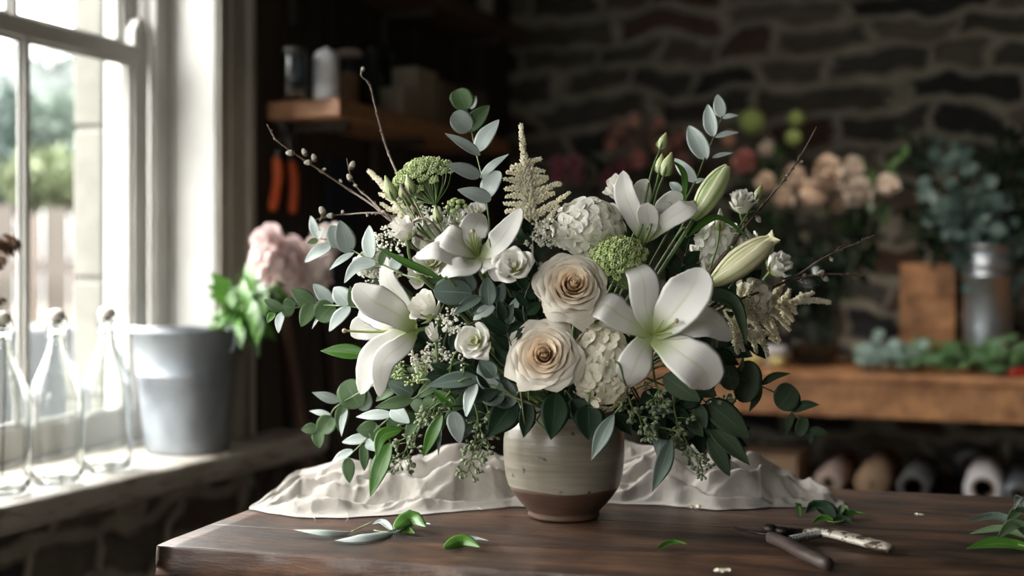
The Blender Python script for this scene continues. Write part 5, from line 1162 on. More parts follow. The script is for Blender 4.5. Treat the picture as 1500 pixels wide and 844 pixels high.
astilbe('tall cream astilbe plume rising at the top centre of the bouquet', [(778, 330), (774, 280), (768, 235), (763, 183)], [
    [(768, 240), (780, 236), (793, 232)], [(768, 246), (757, 244), (748, 246)], [(768, 252), (782, 249), (798, 251)], [(769, 256), (758, 254), (742, 252)],
    [(770, 262), (786, 259), (803, 260)], [(770, 266), (756, 264), (738, 262)], [(771, 275), (785, 269), (800, 264)], [(771, 276), (757, 275), (739, 277)],
    [(773, 288), (790, 280), (812, 271), (822, 269)], [(773, 288), (758, 286), (741, 288)], [(775, 300), (790, 292), (803, 285), (812, 283)], [(774, 300), (760, 300), (738, 298)],
    [(777, 318), (795, 308), (812, 298), (835, 281)], [(777, 312), (760, 308), (740, 310)], [(780, 335), (795, 330), (806, 318), (818, 300)], [(778, 325), (760, 322), (744, 325)],
    [(782, 350), (796, 345), (808, 340)], [(781, 345), (766, 345), (752, 340)], [(784, 360), (797, 358), (806, 352)]], .03, 1, r0=.0062)
astilbe('cream astilbe plume leaning out to the upper left behind the pale buds', [(606, 330), (585, 300), (562, 272), (540, 250)], [
    [(590, 306), (575, 308), (558, 298)], [(585, 300), (572, 290), (556, 284)], [(595, 315), (580, 322), (562, 314)], [(600, 322), (590, 335), (575, 338)], [(578, 290), (590, 280), (602, 276)], [(595, 314), (606, 304), (616, 296)], [(604, 328), (618, 320), (632, 322)]], .03, 2, r0=.006)
astilbe('cream astilbe plume fanning out at the right below the lisianthus', [(1075, 455), (1110, 450), (1150, 444), (1190, 440), (1216, 443)], [
    [(1110, 450), (1122, 435), (1128, 420)], [(1125, 448), (1138, 434), (1144, 420)], [(1140, 446), (1152, 435), (1157, 424)], [(1095, 450), (1105, 432), (1118, 415)], [(1120, 450), (1138, 462), (1157, 484)], [(1140, 448), (1152, 456), (1162, 470)], [(1105, 456), (1128, 468), (1142, 500)], [(1165, 444), (1172, 436), (1174, 430)],
    [(1085, 452), (1095, 432), (1105, 412)], [(1155, 444), (1162, 452), (1166, 460)], [(1085, 456), (1082, 436), (1088, 416)], [(1150, 444), (1148, 462), (1156, 474)], [(1115, 455), (1122, 474), (1136, 492)], [(1098, 458), (1108, 476), (1120, 500)], [(1130, 446), (1135, 430), (1150, 412)], [(1170, 442), (1180, 434), (1192, 428)]], .01, 3, r0=.0058, mt='astilbe')
astilbe('lower cream astilbe plume drooping right beside the big lily', [(1070, 470), (1090, 484), (1115, 498), (1124, 521)], [
    [(1085, 480), (1083, 498), (1090, 515)], [(1100, 490), (1118, 488), (1140, 502)], [(1078, 470), (1090, 462), (1106, 466)], [(1092, 486), (1104, 500), (1108, 518)], [(1075, 480), (1078, 505), (1082, 520)]], .02, 4, r0=.0058, mt='astilbe')
# ------------------------------------------------------------------ white filler sprays
def filler(label, c, d, rx, ry, n, seed, grain=.0021, mt='filler'):
    rnd = random.Random(seed); c3 = P(c[0], c[1], d+.03); t = thing('filler_spray', label, 'filler flower', c3); s = MB()
    for i in range(n):
        e = P(c[0]+rnd.uniform(-rx, rx), c[1]+rnd.uniform(-ry, ry), d+rnd.uniform(-.012, .012)); s.tube([c3, e], .0008, .0006, seg=4, cap=False); m = MB()
        for j in range(9): m.blob(e+V((rnd.gauss(0, .0035), rnd.gauss(0, .003), rnd.gauss(0, .0035))), grain*rnd.uniform(.7, 1.2), low=False if grain > .0024 else True)
        m.build('cluster', M[mt], t)
    stemto(s, c3, V((0, .3, -1)), .0015); s.build('stem', M['stemd'], t)
filler('white grainy filler spray low under the left lily', (640, 522), -.005, 42, 22, 34, 1)
filler('white grainy filler spray between the half closed lisianthus and the teal leaves', (658, 470), -.02, 14, 16, 14, 2)
filler('white grainy filler spray above the left lily', (560, 405), .02, 26, 14, 14, 3)
filler('creamy filler spray at the foot of the tall astilbe plume', (790, 345), .01, 20, 18, 18, 6)
filler('white filler spray under the upper left willow twigs', (575, 350), .0, 22, 16, 16, 7)
filler('fine filler spray behind the small upper lisianthus', (640, 318), .03, 30, 16, 20, 4)
filler('greenish filler spray near the left lily base', (600, 548), .0, 26, 14, 16, 5, mt='ammi')
# ------------------------------------------------------------------ eucalyptus sprigs (stem runs from inside outward)
sprig('silver eucalyptus sprig standing highest at the top centre left', [(716, 320), (709, 272), (698, 225), (692, 198), (684, 160)], [
    (683, 161, 669, 131, 34, 'g', dict(prof=prof_round)), (690, 160, 697, 140, 14, 'p'), (687, 192, 664, 165, 32, 'p', dict(prof=prof_round, N=V((.4, -1, -.1)))), (684, 193, 717, 154, 25, 'g'),
    (699, 222, 731, 175, 29, 'p'), (704, 228, 651, 195, 18, 'p', dict(N=V((.3, -1, .3)))), (703, 261, 746, 225, 17, 'p'), (703, 258, 654, 241, 21, 'p', dict(N=V((.3, -1, .1)))), (712, 290, 730, 250, 33, 'p', dict(prof=prof_round)), (720, 292, 670, 278, 21, 'p', dict(N=V((.3, -1, .1))))], d=.005)
sprig('slim silver eucalyptus sprig at the top right of the bouquet', [(1000, 300), (1019, 265), (1031, 235), (1041, 212), (1052, 185), (1058, 170)], [
    (1058, 172, 1051, 138, 19, 'p'), (1046, 200, 1037, 153, 21, 'p'), (1035, 234, 1009, 184, 28, 'p'), (1058, 173, 1082, 169, 9, 'p'), (1047, 201, 1083, 194, 11, 'p'), (1043, 231, 1074, 224, 8, 'p'), (1019, 267, 988, 232, 20, 'p'), (998, 281, 981, 267, 14, 'p'), (1018, 268, 1032, 262, 8, 'p')], d=.015)
sprig('silver eucalyptus sprig at the upper left below the willow twigs', [(590, 402), (555, 385), (522, 370), (498, 354), (469, 350)], [
    (466, 349, 455, 316, 14, 'p'), (466, 349, 475, 333, 11, 'p'), (485, 361, 446, 384, 22, 'p'), (466, 352, 450, 356, 9, 'g'), (495, 364, 487, 330, 24, 'p', dict(N=V((.2, -1, .1)), prof=prof_round)), (510, 371, 498, 323, 30, 'p', dict(N=V((.3, -1, .2)))), (519, 370, 482, 396, 13, 'p'), (544, 379, 541, 330, 23, 'p'), (551, 386, 504, 415, 22, 'p', dict(mid=(525, 392))), (575, 396, 590, 372, 22, 'p'), (560, 390, 566, 362, 18, 'g')], d=.0)
sprig('long eucalyptus sprig reaching straight out to the left', [(600, 462), (560, 455), (510, 449), (460, 447), (433, 451), (402, 457)], [
    (413, 454, 387, 439, 17, 'g'), (402, 458, 392, 473, 12, 'b'), (413, 457, 408, 488, 15, 'p'), (432, 452, 413, 448, 28, 'g', dict(prof=prof_round)), (459, 447, 427, 423, 24, 'g'), (458, 444, 441, 479, 23, 'g', dict()), (487, 446, 459, 416, 21, 'p', dict(N=V((.2, -1, .3)))), (488, 446, 465, 469, 34, 'g', dict(prof=prof_round, dd=-.01)), (512, 446, 489, 421, 27, 'p'), (512, 449, 482, 486, 23, 'p'), (478, 452, 457, 482, 8, 'p'), (516, 450, 513, 419, 12, 'g'), (545, 452, 535, 430, 20, 'p'), (548, 455, 535, 475, 20, 'g')], d=-.0)
sprig('round leaved green eucalyptus sprig at the lower left, upper of two', [(600, 560), (560, 562), (537, 570), (494, 595), (482, 611), (463, 627)], [
    (527, 597, 505, 558, 42, 'g', dict(prof=prof_round, dd=-.01)), (530, 602, 537, 570, 24, 'p', dict(N=V((.3, -1, .1)))), (498, 588, 457, 575, 16, 'p', dict(N=V((.3, -1, .1)))), (486, 609, 453, 602, 10, 'p'), (487, 611, 470, 634, 28, 'g', dict(prof=prof_round)), (503, 594, 498, 634, 21, 'g'), (508, 598, 500, 640, 13, 'p'), (465, 627, 441, 630, 16, 'g'), (466, 629, 468, 657, 19, 'g'), (560, 562, 545, 540, 20, 'p')], d=.0)
sprig('drooping eucalyptus sprig at the lower left, silver and green leaves mixed', [(640, 560), (605, 585), (559, 622), (528, 652), (512, 668)], [
    (577, 608, 521, 611, 17, 'p', dict(dd=-.01)), (542, 642, 501, 648, 16, 'p'), (517, 660, 485, 679, 15, 'p'), (509, 671, 512, 708, 18, 'g'), (532, 651, 534, 690, 15, 'g'), (555, 628, 522, 630, 26, 'g'), (546, 622, 559, 656, 20, 'g'), (540, 643, 549, 661, 18, 'p'), (568, 614, 588, 628, 20, 'g'), (574, 597, 600, 620, 24, 'p'), (605, 586, 549, 597, 20, 'g', dict(dd=-.01)), (605, 578, 568, 560, 26, 'd'), (620, 585, 640, 600, 20, 'g')], d=-.005)
sprig('cluster of round teal eucalyptus leaves in the middle left of the bouquet', [(745, 520), (725, 480), (708, 455), (695, 432)], [
    (692, 430, 635, 427, 42, 'd', dict(prof=prof_round, dd=-.012)), (691, 428, 679, 396, 25, 'd'), (716, 448, 714, 405, 26, 'd', dict(dd=-.008)), (704, 435, 665, 460, 18, 'd', dict(dd=-.014)), (710, 442, 692, 461, 20, 'd'), (724, 448, 693, 469, 20, 'p', dict(dd=-.006)), (728, 446, 738, 413, 19, 'd'), (678, 443, 682, 414, 6, 'p', dict(dd=-.018)), (734, 492, 730, 453, 24, 'd'), (747, 476, 760, 433, 17, 'p', dict(dd=.002)), (740, 500, 722, 480, 26, 'd')], d=-.012, prof=prof_egg)
sprig('broad grey green eucalyptus leaves low in the centre left of the bouquet', [(770, 600), (740, 572), (712, 562), (690, 560)], [
    (703, 555, 624, 566, 28, 'd', dict(N=V((.1, -1, .7)))), (724, 571, 702, 531, 34, 'p', dict(N=V((.1, -1, .2)))), (697, 562, 683, 611, 20, 'p', dict(dd=-.01)), (740, 580, 705, 575, 40, 'd', dict(prof=prof_round)), (724, 552, 702, 528, 28, 'd', dict()), (664, 603, 674, 650, 27, 'p', dict(N=V((.2, -1, .2)))), (666, 594, 635, 572, 20, 'b', dict(dd=-.006)), (750, 596, 728, 560, 40, 'd', dict(prof=prof_round, dd=.01)), (645, 618, 642, 669, 8, 'd')], d=-.02)
sprig('dark eucalyptus sprig trailing out at the lower right', [(1010, 545), (1048, 550), (1078, 552), (1117, 567), (1138, 578), (1161, 604), (1187, 628)], [
    (1088, 590, 1098, 528, 40, 'v', dict(prof=prof_round)), (1072, 572, 1062, 526, 32, 'v'), (1084, 545, 1089, 522, 7, 'v'), (1114, 564, 1159, 547, 12, 'v', dict(mid=(1132, 551))), (1115, 564, 1097, 604, 13, 'v'), (1140, 598, 1163, 566, 40, 'v', dict(prof=prof_round, dd=-.01)), (1157, 603, 1201, 593, 15, 'v', dict(mid=(1178, 594))), (1161, 603, 1150, 640, 11, 'v'), (1179, 611, 1169, 639, 20, 'v', dict(prof=prof_round)), (1187, 629, 1213, 636, 14, 'v'), (1187, 631, 1187, 652, 11, 'v')], d=.0)
sprig('dark broad leaved sprig hanging at the lower right beside the seeds', [(960, 560), (1000, 575), (1034, 590), (1045, 640)], [
    (972, 550, 1026, 588, 32, 'v', dict(dd=-.02)), (1034, 588, 1098, 642, 40, 'v', dict(dd=.0)), (1034, 617, 1099, 682, 30, 'v', dict(dd=-.005)), (1038, 640, 1069, 698, 25, 'v', dict()), (1020, 592, 1034, 628, 22, 'v'), (1010, 560, 1050, 580, 26, 'v'), (1045, 610, 1072, 655, 22, 'v', dict(dd=.01)), (1000, 600, 1030, 640, 24, 'v', dict(dd=.012))], d=-.005, name='salal_sprig', cat='foliage')
def single(label, b, t_, w, tone, d=0, mid=None, bend=.05, prof=None, N=None, name='single_leaf', fold=.1, cat='leaf', cup=None):
    t = thing(name, label, cat, P(b[0], b[1], d)); leaf(t, b[0], b[1], t_[0], t_[1], w, tone, d=d, mid=mid, bend=bend, prof=prof, N=N, fold=fold, cup=cup, name='blade')
    m = MB(); p = P(b[0], b[1], d); stemto(m, p, (p-P(t_[0], t_[1], d)), .0013, drop=.02); m.build('stem', M['stem'], t)
single('bright green pointed lily leaf sticking out left under the drooping lily', (540, 521), (469, 514), 24, 'b', .0, prof=prof_ovate)
single('long dark green strap leaf crossing above the half closed lisianthus', (650, 410), (549, 360), 15, 'b', -.035, mid=(600, 393), prof=prof_lance, N=V((.1, -1, .9)))
single('arching deep green lily leaf bending over right of the big lily', (1030, 432), (1094, 506), 26, 'v', -.03, mid=(1072, 446), prof=prof_strap, N=V((.3, -1, .6)))
single('thin dark arching leaf under the closed lily bud', (1006, 348), (1102, 352), 12, 'b', -.02, mid=(1050, 322), prof=prof_lance, N=V((.1, -1, .8)))
single('narrow dark leaf curving down beside the three green buds', (1003, 298), (983, 233), 9, 'b', .0, mid=(1002, 256), prof=prof_lance)
single('grey green leaf hanging in front of the vase at its right shoulder', (900, 606), (866, 675), 24, 'd', -.05, prof=prof_lance, N=V((-.2, -1, .1)))
single('long teal leaf hanging right of the vase over the linen', (984, 642), (955, 722), 25, 'd', -.03, prof=prof_lance, N=V((.1, -1, .1)))
single('large fresh green leaf with a long tip hanging lowest at the left', (572, 648), (542, 729), 28, 'b', -.02, prof=prof_ovate, N=V((-.3, -1, .1)))
single('bright green leaf arching left above the lowest leaf', (588, 630), (551, 674), 20, 'b', -.015, mid=(560, 640), prof=prof_ovate)
single('bright green drooping leaf left of the seed cluster', (648, 607), (620, 670), 21, 'b', -.03, prof=prof_ovate, N=V((-.3, -1, .1)))
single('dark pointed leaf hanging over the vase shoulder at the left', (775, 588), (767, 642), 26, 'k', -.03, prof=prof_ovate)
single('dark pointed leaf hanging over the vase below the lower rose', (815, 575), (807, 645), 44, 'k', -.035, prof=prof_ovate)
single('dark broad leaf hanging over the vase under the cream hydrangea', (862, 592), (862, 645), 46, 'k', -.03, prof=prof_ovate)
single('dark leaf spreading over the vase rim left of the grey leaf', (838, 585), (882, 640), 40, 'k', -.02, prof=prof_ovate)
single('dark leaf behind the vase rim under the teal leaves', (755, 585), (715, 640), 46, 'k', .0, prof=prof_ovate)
# dark sprigs tucked between the blooms
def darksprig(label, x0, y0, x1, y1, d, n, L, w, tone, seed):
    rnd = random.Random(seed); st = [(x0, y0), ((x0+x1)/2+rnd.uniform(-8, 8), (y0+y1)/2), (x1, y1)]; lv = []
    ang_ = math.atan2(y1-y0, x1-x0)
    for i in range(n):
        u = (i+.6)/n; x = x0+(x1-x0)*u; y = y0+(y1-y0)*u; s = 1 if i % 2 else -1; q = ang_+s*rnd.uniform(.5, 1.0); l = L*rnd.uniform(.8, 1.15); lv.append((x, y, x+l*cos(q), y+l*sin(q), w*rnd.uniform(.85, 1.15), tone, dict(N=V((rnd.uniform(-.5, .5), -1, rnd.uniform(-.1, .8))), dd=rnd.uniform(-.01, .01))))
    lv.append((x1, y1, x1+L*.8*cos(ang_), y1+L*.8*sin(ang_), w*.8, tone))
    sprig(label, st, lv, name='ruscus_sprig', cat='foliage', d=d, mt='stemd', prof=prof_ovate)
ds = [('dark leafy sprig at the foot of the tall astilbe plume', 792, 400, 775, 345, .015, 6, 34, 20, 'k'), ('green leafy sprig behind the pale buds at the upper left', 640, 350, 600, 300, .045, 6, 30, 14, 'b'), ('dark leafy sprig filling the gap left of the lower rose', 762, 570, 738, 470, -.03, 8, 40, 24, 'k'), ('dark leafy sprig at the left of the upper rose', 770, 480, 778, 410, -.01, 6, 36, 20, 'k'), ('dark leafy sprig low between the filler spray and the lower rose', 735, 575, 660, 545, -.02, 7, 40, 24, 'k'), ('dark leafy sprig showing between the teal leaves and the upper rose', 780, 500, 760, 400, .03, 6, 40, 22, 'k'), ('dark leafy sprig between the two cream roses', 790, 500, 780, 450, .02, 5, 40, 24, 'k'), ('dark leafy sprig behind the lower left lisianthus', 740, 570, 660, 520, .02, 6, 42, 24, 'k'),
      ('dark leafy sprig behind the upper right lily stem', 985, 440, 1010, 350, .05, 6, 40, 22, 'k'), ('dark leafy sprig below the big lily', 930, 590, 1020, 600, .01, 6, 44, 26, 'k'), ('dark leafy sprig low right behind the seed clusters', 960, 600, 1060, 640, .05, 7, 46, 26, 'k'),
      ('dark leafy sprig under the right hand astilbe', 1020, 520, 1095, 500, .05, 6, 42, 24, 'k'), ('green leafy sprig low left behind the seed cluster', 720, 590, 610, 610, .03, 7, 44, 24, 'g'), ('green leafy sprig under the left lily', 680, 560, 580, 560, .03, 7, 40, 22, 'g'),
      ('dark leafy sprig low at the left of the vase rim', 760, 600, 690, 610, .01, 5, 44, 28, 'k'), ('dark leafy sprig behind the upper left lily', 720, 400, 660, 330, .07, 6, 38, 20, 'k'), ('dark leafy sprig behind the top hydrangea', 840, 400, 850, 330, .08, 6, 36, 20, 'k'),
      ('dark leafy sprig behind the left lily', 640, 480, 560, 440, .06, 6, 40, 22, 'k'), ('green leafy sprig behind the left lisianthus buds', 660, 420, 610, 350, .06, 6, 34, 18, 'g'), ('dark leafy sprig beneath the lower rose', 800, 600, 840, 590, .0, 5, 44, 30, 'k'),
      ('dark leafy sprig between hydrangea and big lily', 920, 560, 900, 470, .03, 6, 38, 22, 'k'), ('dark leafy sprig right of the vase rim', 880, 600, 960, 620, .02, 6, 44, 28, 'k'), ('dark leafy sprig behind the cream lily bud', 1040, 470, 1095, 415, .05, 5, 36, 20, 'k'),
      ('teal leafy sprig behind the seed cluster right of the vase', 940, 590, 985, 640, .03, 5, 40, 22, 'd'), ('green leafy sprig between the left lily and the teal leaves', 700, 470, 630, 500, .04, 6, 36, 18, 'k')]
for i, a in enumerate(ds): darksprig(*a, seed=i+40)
# ------------------------------------------------------------------ seeded eucalyptus
def seeded(label, st, d, n, seed, spread=16, L=None):
    rnd = random.Random(seed); t = thing('seeded_eucalyptus', label, 'seed cluster', P(st[0][0], st[0][1], d)); m = MB(); pts = [P(x, y, d) for x, y in st]; sp_ = spline(pts, 30); m.tube(sp_, .0016, .0009, seg=5); k = pts[0].y/F
    stemto(m, pts[0], pts[0]-pts[1], .0016)
    for i in range(n):
        u = .15+.85*(i/(n-1)); p = sp_[min(30, int(u*30))]; T = (sp_[min(30, int(u*30)+1)]-sp_[max(0, int(u*30)-2)]).normalized()
        d0 = (T*.7+V((rnd.gauss(0, .8), rnd.gauss(-.2, .5), rnd.gauss(-.15, .6)))).normalized(); e = p+d0*spread*k*rnd.uniform(.5, 1)*(1 if i < n-1 else .3); m.tube([p, p.lerp(e, .5)+V((0, 0, .001)), e], .0008, .0006, seg=4)
        c = MB()
        for j in range(6):
            dd = (d0+V((rnd.gauss(0, .7), rnd.gauss(0, .7), rnd.gauss(0, .7)))).normalized(); q = e+dd*.0062*rnd.uniform(.9, 1.4); m.tube([e, q], .0005, seg=3, cap=False)
            c.lathe([(.0004, -.0034), (.0014, -.0022), (.0023, .0), (.0024, .0014), (.0017, .0026), (.0006, .0042), (0, .0044)], q+dd*.002, seg=7, M=dd.to_track_quat('Z', 'Y').to_matrix())
        c.build('seeds', M['seed'], t)
    m.build('stem', M['stem'], t)
seeded('seed cluster hanging at the lower left over the linen', [(650, 585), (625, 605), (605, 635), (594, 660), (588, 676)], -.02, 20, 1, 20)
seeded('seed cluster hanging at the left of the vase', [(695, 590), (700, 615), (695, 650), (690, 675), (685, 692)], -.01, 14, 2, 15)
seeded('seed cluster just left of the vase neck, shortest of the left ones', [(712, 585), (716, 615), (712, 640), (700, 655)], -.0, 11, 3, 14)
seeded('round seed cluster directly right of the vase neck', [(920, 580), (928, 600), (942, 615), (950, 632)], -.03, 13, 4, 18)
seeded('long seed cluster trailing down at the right over the linen', [(985, 575), (990, 610), (1005, 645), (1022, 670), (1030, 690)], -.02, 20, 5, 17)
seeded('seed cluster below the big lily next to the teal leaf', [(960, 560), (965, 575), (958, 590)], -.01, 8, 6, 16)
seeded('thin seed cluster beneath the left filler spray', [(655, 560), (640, 590), (632, 612)], -.015, 10, 7, 16)
seeded('small seed cluster at the far lower right by the dark leaves', [(1020, 570), (1050, 585), (1075, 592)], .0, 7, 8, 12)

# ------------------------------------------------------------------ willow twigs
def twig(label, st, d, catkins, r=.0022, seed=0, side=(), knots=9, into=True):
    rnd = random.Random(seed); pts = [P(x, y, d) for x, y in st]; t = thing('willow_twig', label, 'twig', pts[0]); m = MB()
    sp_ = spline(pts, 60); rad = [r*(1-.62*i/60)+.0003*noise.noise(V((i*.7, seed, 0))) for i in range(61)]
    for k in range(knots):
        i = rnd.randrange(5, 58); rad[i] += .0008
        q = sp_[i]; dd = V((rnd.gauss(0, 1), rnd.gauss(-.4, .5), rnd.gauss(0, 1))).normalized(); T = (sp_[i+1]-sp_[i]).normalized(); m.blob(q+dd*.0022+T*.002, .0014, dd*.6+T, .0036)
    m.tube(sp_, r, seg=7, rad=rad)
    for s in side: m.tube(spline([P(x, y, d) for x, y in s], 14), r*.6, r*.35, seg=6)
    if into: stemto(m, pts[0], pts[0]-pts[1], r)
    m.build('branch', M['twig'], t)
    for (x, y, dx, dy, L) in catkins:
        c = P(x, y, d-.002); ax = V((dx, -.15, -dy)).normalized(); k = c.y/F; cm = MB(); Rm = ax.to_track_quat('Z', 'Y').to_matrix()
        cm.lathe([(.0003, -.5), (.26*1, -.42), (.40, -.15), (.42, .1), (.30, .36), (.12, .5), (0, .53)] if False else [(r_*L*k, z*L*k) for r_, z in [(.02, -.5), (.24, -.40), (.34, -.12), (.33, .12), (.22, .36), (.09, .48), (0, .51)]], c, seg=12, M=Rm); cm.build('catkin', M['catkin'], t)
        sc = MB(); sc.lathe([(r_*L*k, z*L*k) for r_, z in [(.03, -.56), (.20, -.50), (.30, -.36), (.355, -.18), (.33, -.16), (.2, -.4), (.0, -.45)]], c, seg=10, M=Rm); sc.build('bud_scale', M['twig'], t)
    return t
twig('long willow twig reaching out to the upper left with silky catkins', [(620, 350), (575, 325), (545, 300), (510, 277), (465, 247), (430, 224), (405, 205), (391, 182)], .0, [(425, 224, -1, .05, 13), (446, 223, -.5, -1, 12), (460, 231, -.3, -1, 12), (451, 238, -1, .1, 12), (475, 248, 1, -.3, 6), (499, 265, .6, .8, 6)], seed=1)
twig('short forked willow twig with two catkins above the long one', [(560, 310), (540, 290), (526, 278), (514, 258), (508, 232)], -.004, [(516, 242, .4, -1, 13), (512, 260, -.6, -.9, 12), (521, 272, -1, -.2, 7)], r=.0019, seed=2, knots=4)
twig('bare willow twig rising steeply at the upper left', [(590, 270), (577, 243), (566, 215), (556, 180), (548, 148), (541, 122), (530, 112), (529, 98)], .01, [(532, 101, 0, -1, 8)], r=.0022, seed=3)
twig('horizontal willow twig with catkins pointing left below the long twig', [(600, 325), (565, 314), (540, 312), (510, 314), (488, 316), (462, 322)], -.006, [(472, 309, -.5, -1, 14), (484, 316, -1, .1, 12), (502, 311, 0, -1, 7), (538, 315, 0, 1, 6)], r=.0018, seed=4, knots=5)
twig('reddish bare twig climbing to the right above the peach roses', [(1030, 412), (1060, 375), (1090, 335), (1120, 298), (1150, 262), (1175, 225), (1196, 186)], -.015, [(1111, 321, .3, .6, 12), (1152, 258, .8, -.8, 6), (1174, 237, .9, -.6, 6)], r=.0023, seed=5, knots=12)
twig('bare twig at the far right, upper one of the pair', [(1080, 440), (1120, 425), (1165, 405), (1200, 382), (1235, 364), (1260, 355), (1282, 344)], .005, [(1218, 380, .4, .6, 8)], r=.0020, seed=6, side=[[(1225, 367), (1230, 362), (1238, 360)]])
twig('bare twig at the far right, lower one of the pair, with pale catkins', [(1080, 445), (1130, 422), (1170, 408), (1205, 402), (1240, 402), (1262, 404), (1279, 397)], .01, [(1203, 400, .6, -.6, 11), (1209, 408, .6, .4, 12), (1178, 404, .4, -.5, 8)], r=.0018, seed=7, side=[[(1165, 410), (1180, 417), (1200, 418)]])
twig('dark slender twig behind the cream lily bud', [(1020, 425), (1045, 390), (1080, 345), (1092, 320)], .0, [(1092, 322, .2, -1, 10), (1102, 362, 1, -.3, 9)], r=.0014, seed=8, knots=4)

# ------------------------------------------------------------------ things on the table
def tleaf(parent, b, t_, w, tone, h0=.003, hm=.012, h1=.004, roll=0, name='leaf', cup=.3, prof=prof_ovate, mid=None, N=None):
    p0 = tab(b[0], b[1], h0); p1 = tab(t_[0], t_[1], h1); q = mid or ((b[0]+t_[0])/2, (b[1]+t_[1])/2); pm = tab(q[0], q[1], 0); pm = V((pm.x, pm.y, TZ+hm))
    N = N or V((sin(roll), -.45*cos(roll), cos(roll))); m = MB(); W = w*p0.y/F
    blade(m, [p0, pm, p1], N, W, prof, cup=cup, n=14, m=8, thick=.0005, ruf=.03, seed=int(b[0])); 
    lo = min(v.z for v in m.v)
    for v in m.v: v.z = max(v.z, TZ+.0006)
    return m.build(name, M[tone], parent)
t = thing('fallen_sprig', 'small cut sprig of green leaves on the table left of the vase', 'leaves', tab(575, 778))
tleaf(t, (578, 774), (624, 772), 30, 'b', h0=.012, hm=.015, h1=.012, N=V((-.1, -1, .55)), cup=-.25); tleaf(t, (576, 781), (631, 768), 20, 'p', hm=.006, h1=.014, cup=.5); tleaf(t, (575, 778), (545, 768), 14, 'p', hm=.008, h1=.006); tleaf(t, (577, 777), (490, 792), 26, 'p', hm=.010, cup=-.4, mid=(535, 795)); tleaf(t, (576, 779), (608, 782), 24, 'b', hm=.004, cup=.2)
m = MB(); m.tube(spline([tab(548, 777, .003), tab(562, 779, .004), tab(580, 776, .006)], 6), .0011, seg=5); m.build('stem', M['stem'], t)
t = thing('fallen_leaf', 'single pale green leaf with its stalk, leftmost on the table', 'leaf', tab(480, 782))
tleaf(t, (515, 779), (431, 776), 18, 'p', hm=.010, h1=.009, cup=-.5, mid=(475, 788)); m = MB(); m.tube(spline([tab(515, 779, .003), tab(530, 772, .006), tab(545, 765, .012)], 6), .0012, .0009, seg=5); m.build('stalk', M['budg'], t)
t = thing('fallen_leaf', 'curled glossy green leaf lying alone before the vase at its left', 'leaf', tab(680, 800))
tleaf(t, (650, 803), (704, 802), 24, 'b', h0=.006, hm=.011, h1=.006, N=V((-.1, -1, .7)), cup=-.25); tleaf(t, (656, 802), (716, 792), 16, 'd', hm=.006, h1=.010, cup=.4)
t = thing('fallen_leaf', 'small narrow leaf on the table between the vase and the pruners', 'leaf', tab(985, 805))
tleaf(t, (963, 806), (1007, 797), 13, 'b', hm=.006, h1=.006, cup=.4)
t = thing('fallen_sprig', 'dark leaf cluster lying at the right end of the linen cloth', 'leaves', tab(1220, 762))
for b, e, w, tn, hm, h1 in (((1222, 765), (1180, 752), 34, 'k', .016, .010), ((1222, 765), (1268, 752), 22, 'b', .004, .012), ((1222, 765), (1190, 768), 18, 'b', .006, .003), ((1225, 764), (1244, 748), 12, 'g', .014, .016), ((1172, 757), (1166, 740), 10, 'b', .010, .014), ((1220, 766), (1250, 768), 18, 'k', .006, .004)): tleaf(t, b, e, w, tn, hm=hm, h1=h1, cup=.35)
m = MB(); m.tube(spline([tab(1196, 760, .004), tab(1222, 765, .004), tab(1240, 762, .006)], 6), .001, seg=5); m.build('stem', M['stem'], t)
t = thing('fallen_sprig', 'eucalyptus sprig entering at the right edge of the table', 'leaves', tab(1500, 790))
for b, e, w, tn, hm, h1 in (((1512, 780), (1413, 764), 26, 'd', .014, .012), ((1512, 790), (1420, 782), 22, 'g', .010, .004), ((1515, 806), (1415, 804), 34, 'b', .008, .002), ((1505, 762), (1485, 748), 16, 'p', .028, .032), ((1520, 798), (1460, 790), 30, 'g', .024, .016), ((1520, 775), (1470, 775), 24, 'g', .026, .020)): tleaf(t, b, e, w, tn, hm=hm, h1=h1, cup=.25)
m = MB(); m.tube(spline([tab(1470, 792, .006), tab(1500, 800, .008), tab(1530, 812, .006)], 6), .0016, seg=5); m.build('stem', M['stem'], t)
for (x, y, lab, s_) in ((1018, 745, 'tiny cream blossom fallen at the front hem of the linen', 1), (1058, 838, 'white petal crumb near the front edge of the table', .8), (1345, 756, 'tiny green bud on the table near the right edge', .6)):
    c = tab(x, y, .002); t = thing('fallen_blossom', lab, 'blossom', c); rnd = random.Random(x)
    for k in range(4): m = MB(); floret(m, c+V(((k-1.5)*.006*s_, rnd.uniform(-.004, .004), .002)), V((rnd.uniform(-.5, .5), -.5, 1)), .005*s_, 4, rnd=rnd, seg=(4, 3)); m.build('petals', M['hydc'], t)
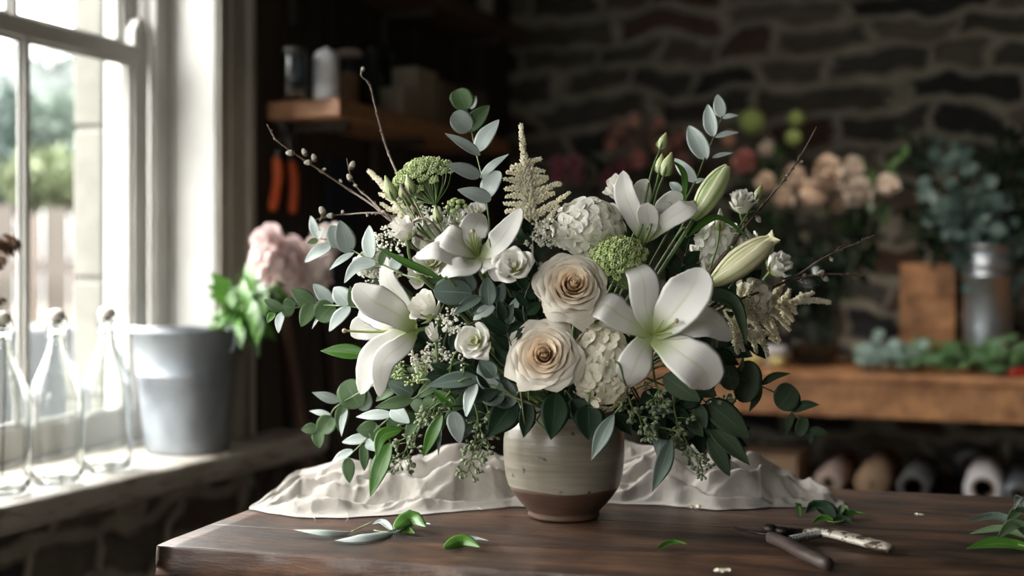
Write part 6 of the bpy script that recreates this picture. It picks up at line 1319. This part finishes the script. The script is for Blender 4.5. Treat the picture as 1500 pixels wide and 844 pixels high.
# pruners
t = thing('pruning_shears', 'old pruning shears with one dark and one worn silver handle on the table', 'pruning shears', tab(1190, 795))
blackm = mat('black_steel', (.018, .016, .015), (.05, .045, .04), scale=40, rough=.4, metal=.8, r2=.6)
gripm = mat('brown_black_grip', (.045, .032, .028), (.075, .055, .048), scale=30, rough=.35, r2=.5, bump=.15)
silv = mat('worn_painted_metal', (.09, .065, .045), (.55, .50, .43), scale=55, rough=.5, contrast=(.46, .52), metal=.25, bump=.2)
def flatbar(m, pts, w, th, prof, n=24, lift=.006, N=V((0, 0, 1))):
    S = spline(pts, n); v = []; f = []; K = 10
    for i, p in enumerate(S):
        T = (S[min(n, i+1)]-S[max(0, i-1)]).normalized(); sd_ = T.cross(N).normalized(); hw = w/2*prof(i/n)
        for j in range(K): q = 2*pi*j/K; v.append(p+sd_*hw*cos(q)+N*th/2*(abs(sin(q))**.7)*(1 if sin(q) >= 0 else -1))
    for i in range(n):
        for j in range(K): k = (j+1) % K; f.append((i*K+j, i*K+k, (i+1)*K+k, (i+1)*K+j))
    f.append(tuple(range(K))[::-1]); f.append(tuple(n*K+j for j in range(K))); m.add(v, f)
m = MB(); flatbar(m, [tab(1128, 787, .011), tab(1150, 796, .012), tab(1180, 812, .011), tab(1213, 827, .010)], .020, .017, lambda u: interp([(0, .7), (.06, .95), (.5, 1), (.94, 1.0), (1, .8)], u)); m.build('dark_handle', gripm, t)['label'] = 'dark brown grip'
m = MB(); flatbar(m, [tab(1176, 781, .010), tab(1210, 780, .013), tab(1250, 789, .012), tab(1304, 804, .009)], .031, .012, lambda u: interp([(0, .4), (.15, .62), (.3, .95), (.6, 1.02), (.93, 1.0), (1, .55)], u)); m.build('silver_handle', silv, t)['label'] = 'worn silver painted handle'
m = MB(); flatbar(m, [tab(1075, 772, .004), tab(1090, 777, .007), tab(1118, 781, .010), tab(1150, 783, .010)], .016, .004, lambda u: interp([(0, .10), (.4, .45), (.75, 1), (1, 1)], u)); m.build('hook_blade', blackm, t)
m = MB(); flatbar(m, [tab(1118, 776, .013), tab(1132, 774, .015), tab(1150, 779, .013)], .030, .004, lambda u: interp([(0, .55), (.4, 1.0), (1, .8)], u)); m.build('cutting_blade', blackm, t)
m = MB(); flatbar(m, [tab(1140, 783, .009), tab(1165, 780, .010), tab(1190, 780, .010)], .016, .010, lambda u: 1); flatbar(m, [tab(1125, 785, .009), tab(1145, 781, .011), tab(1160, 778, .010)], .018, .010, lambda u: 1); m.build('tang', blackm, t)
c = tab(1145, 781, .013); MB().lathe([(0, .008), (.006, .008), (.009, .006), (.0095, 0), (0, 0)], c, seg=24).build('pivot_bolt', blackm, t)
c = tab(1128, 778, .014); MB().lathe([(0, .009), (.006, .009), (.010, .006), (.0105, 0), (0, 0)], c, seg=24).build('lock_knob', blackm, t)
s0 = tab(1158, 790, .010); s1 = tab(1203, 782, .012); ax = (s1-s0).normalized(); a_ = ax.orthogonal().normalized(); b_ = ax.cross(a_); pts = []
for i in range(15*12+1): u = i/(15*12); q = u*15*2*pi; pts.append(s0.lerp(s1, u)+(a_*cos(q)+b_*sin(q))*.0050)
MB().tube(pts, .0009, seg=5).build('spring', M['wire'], t)
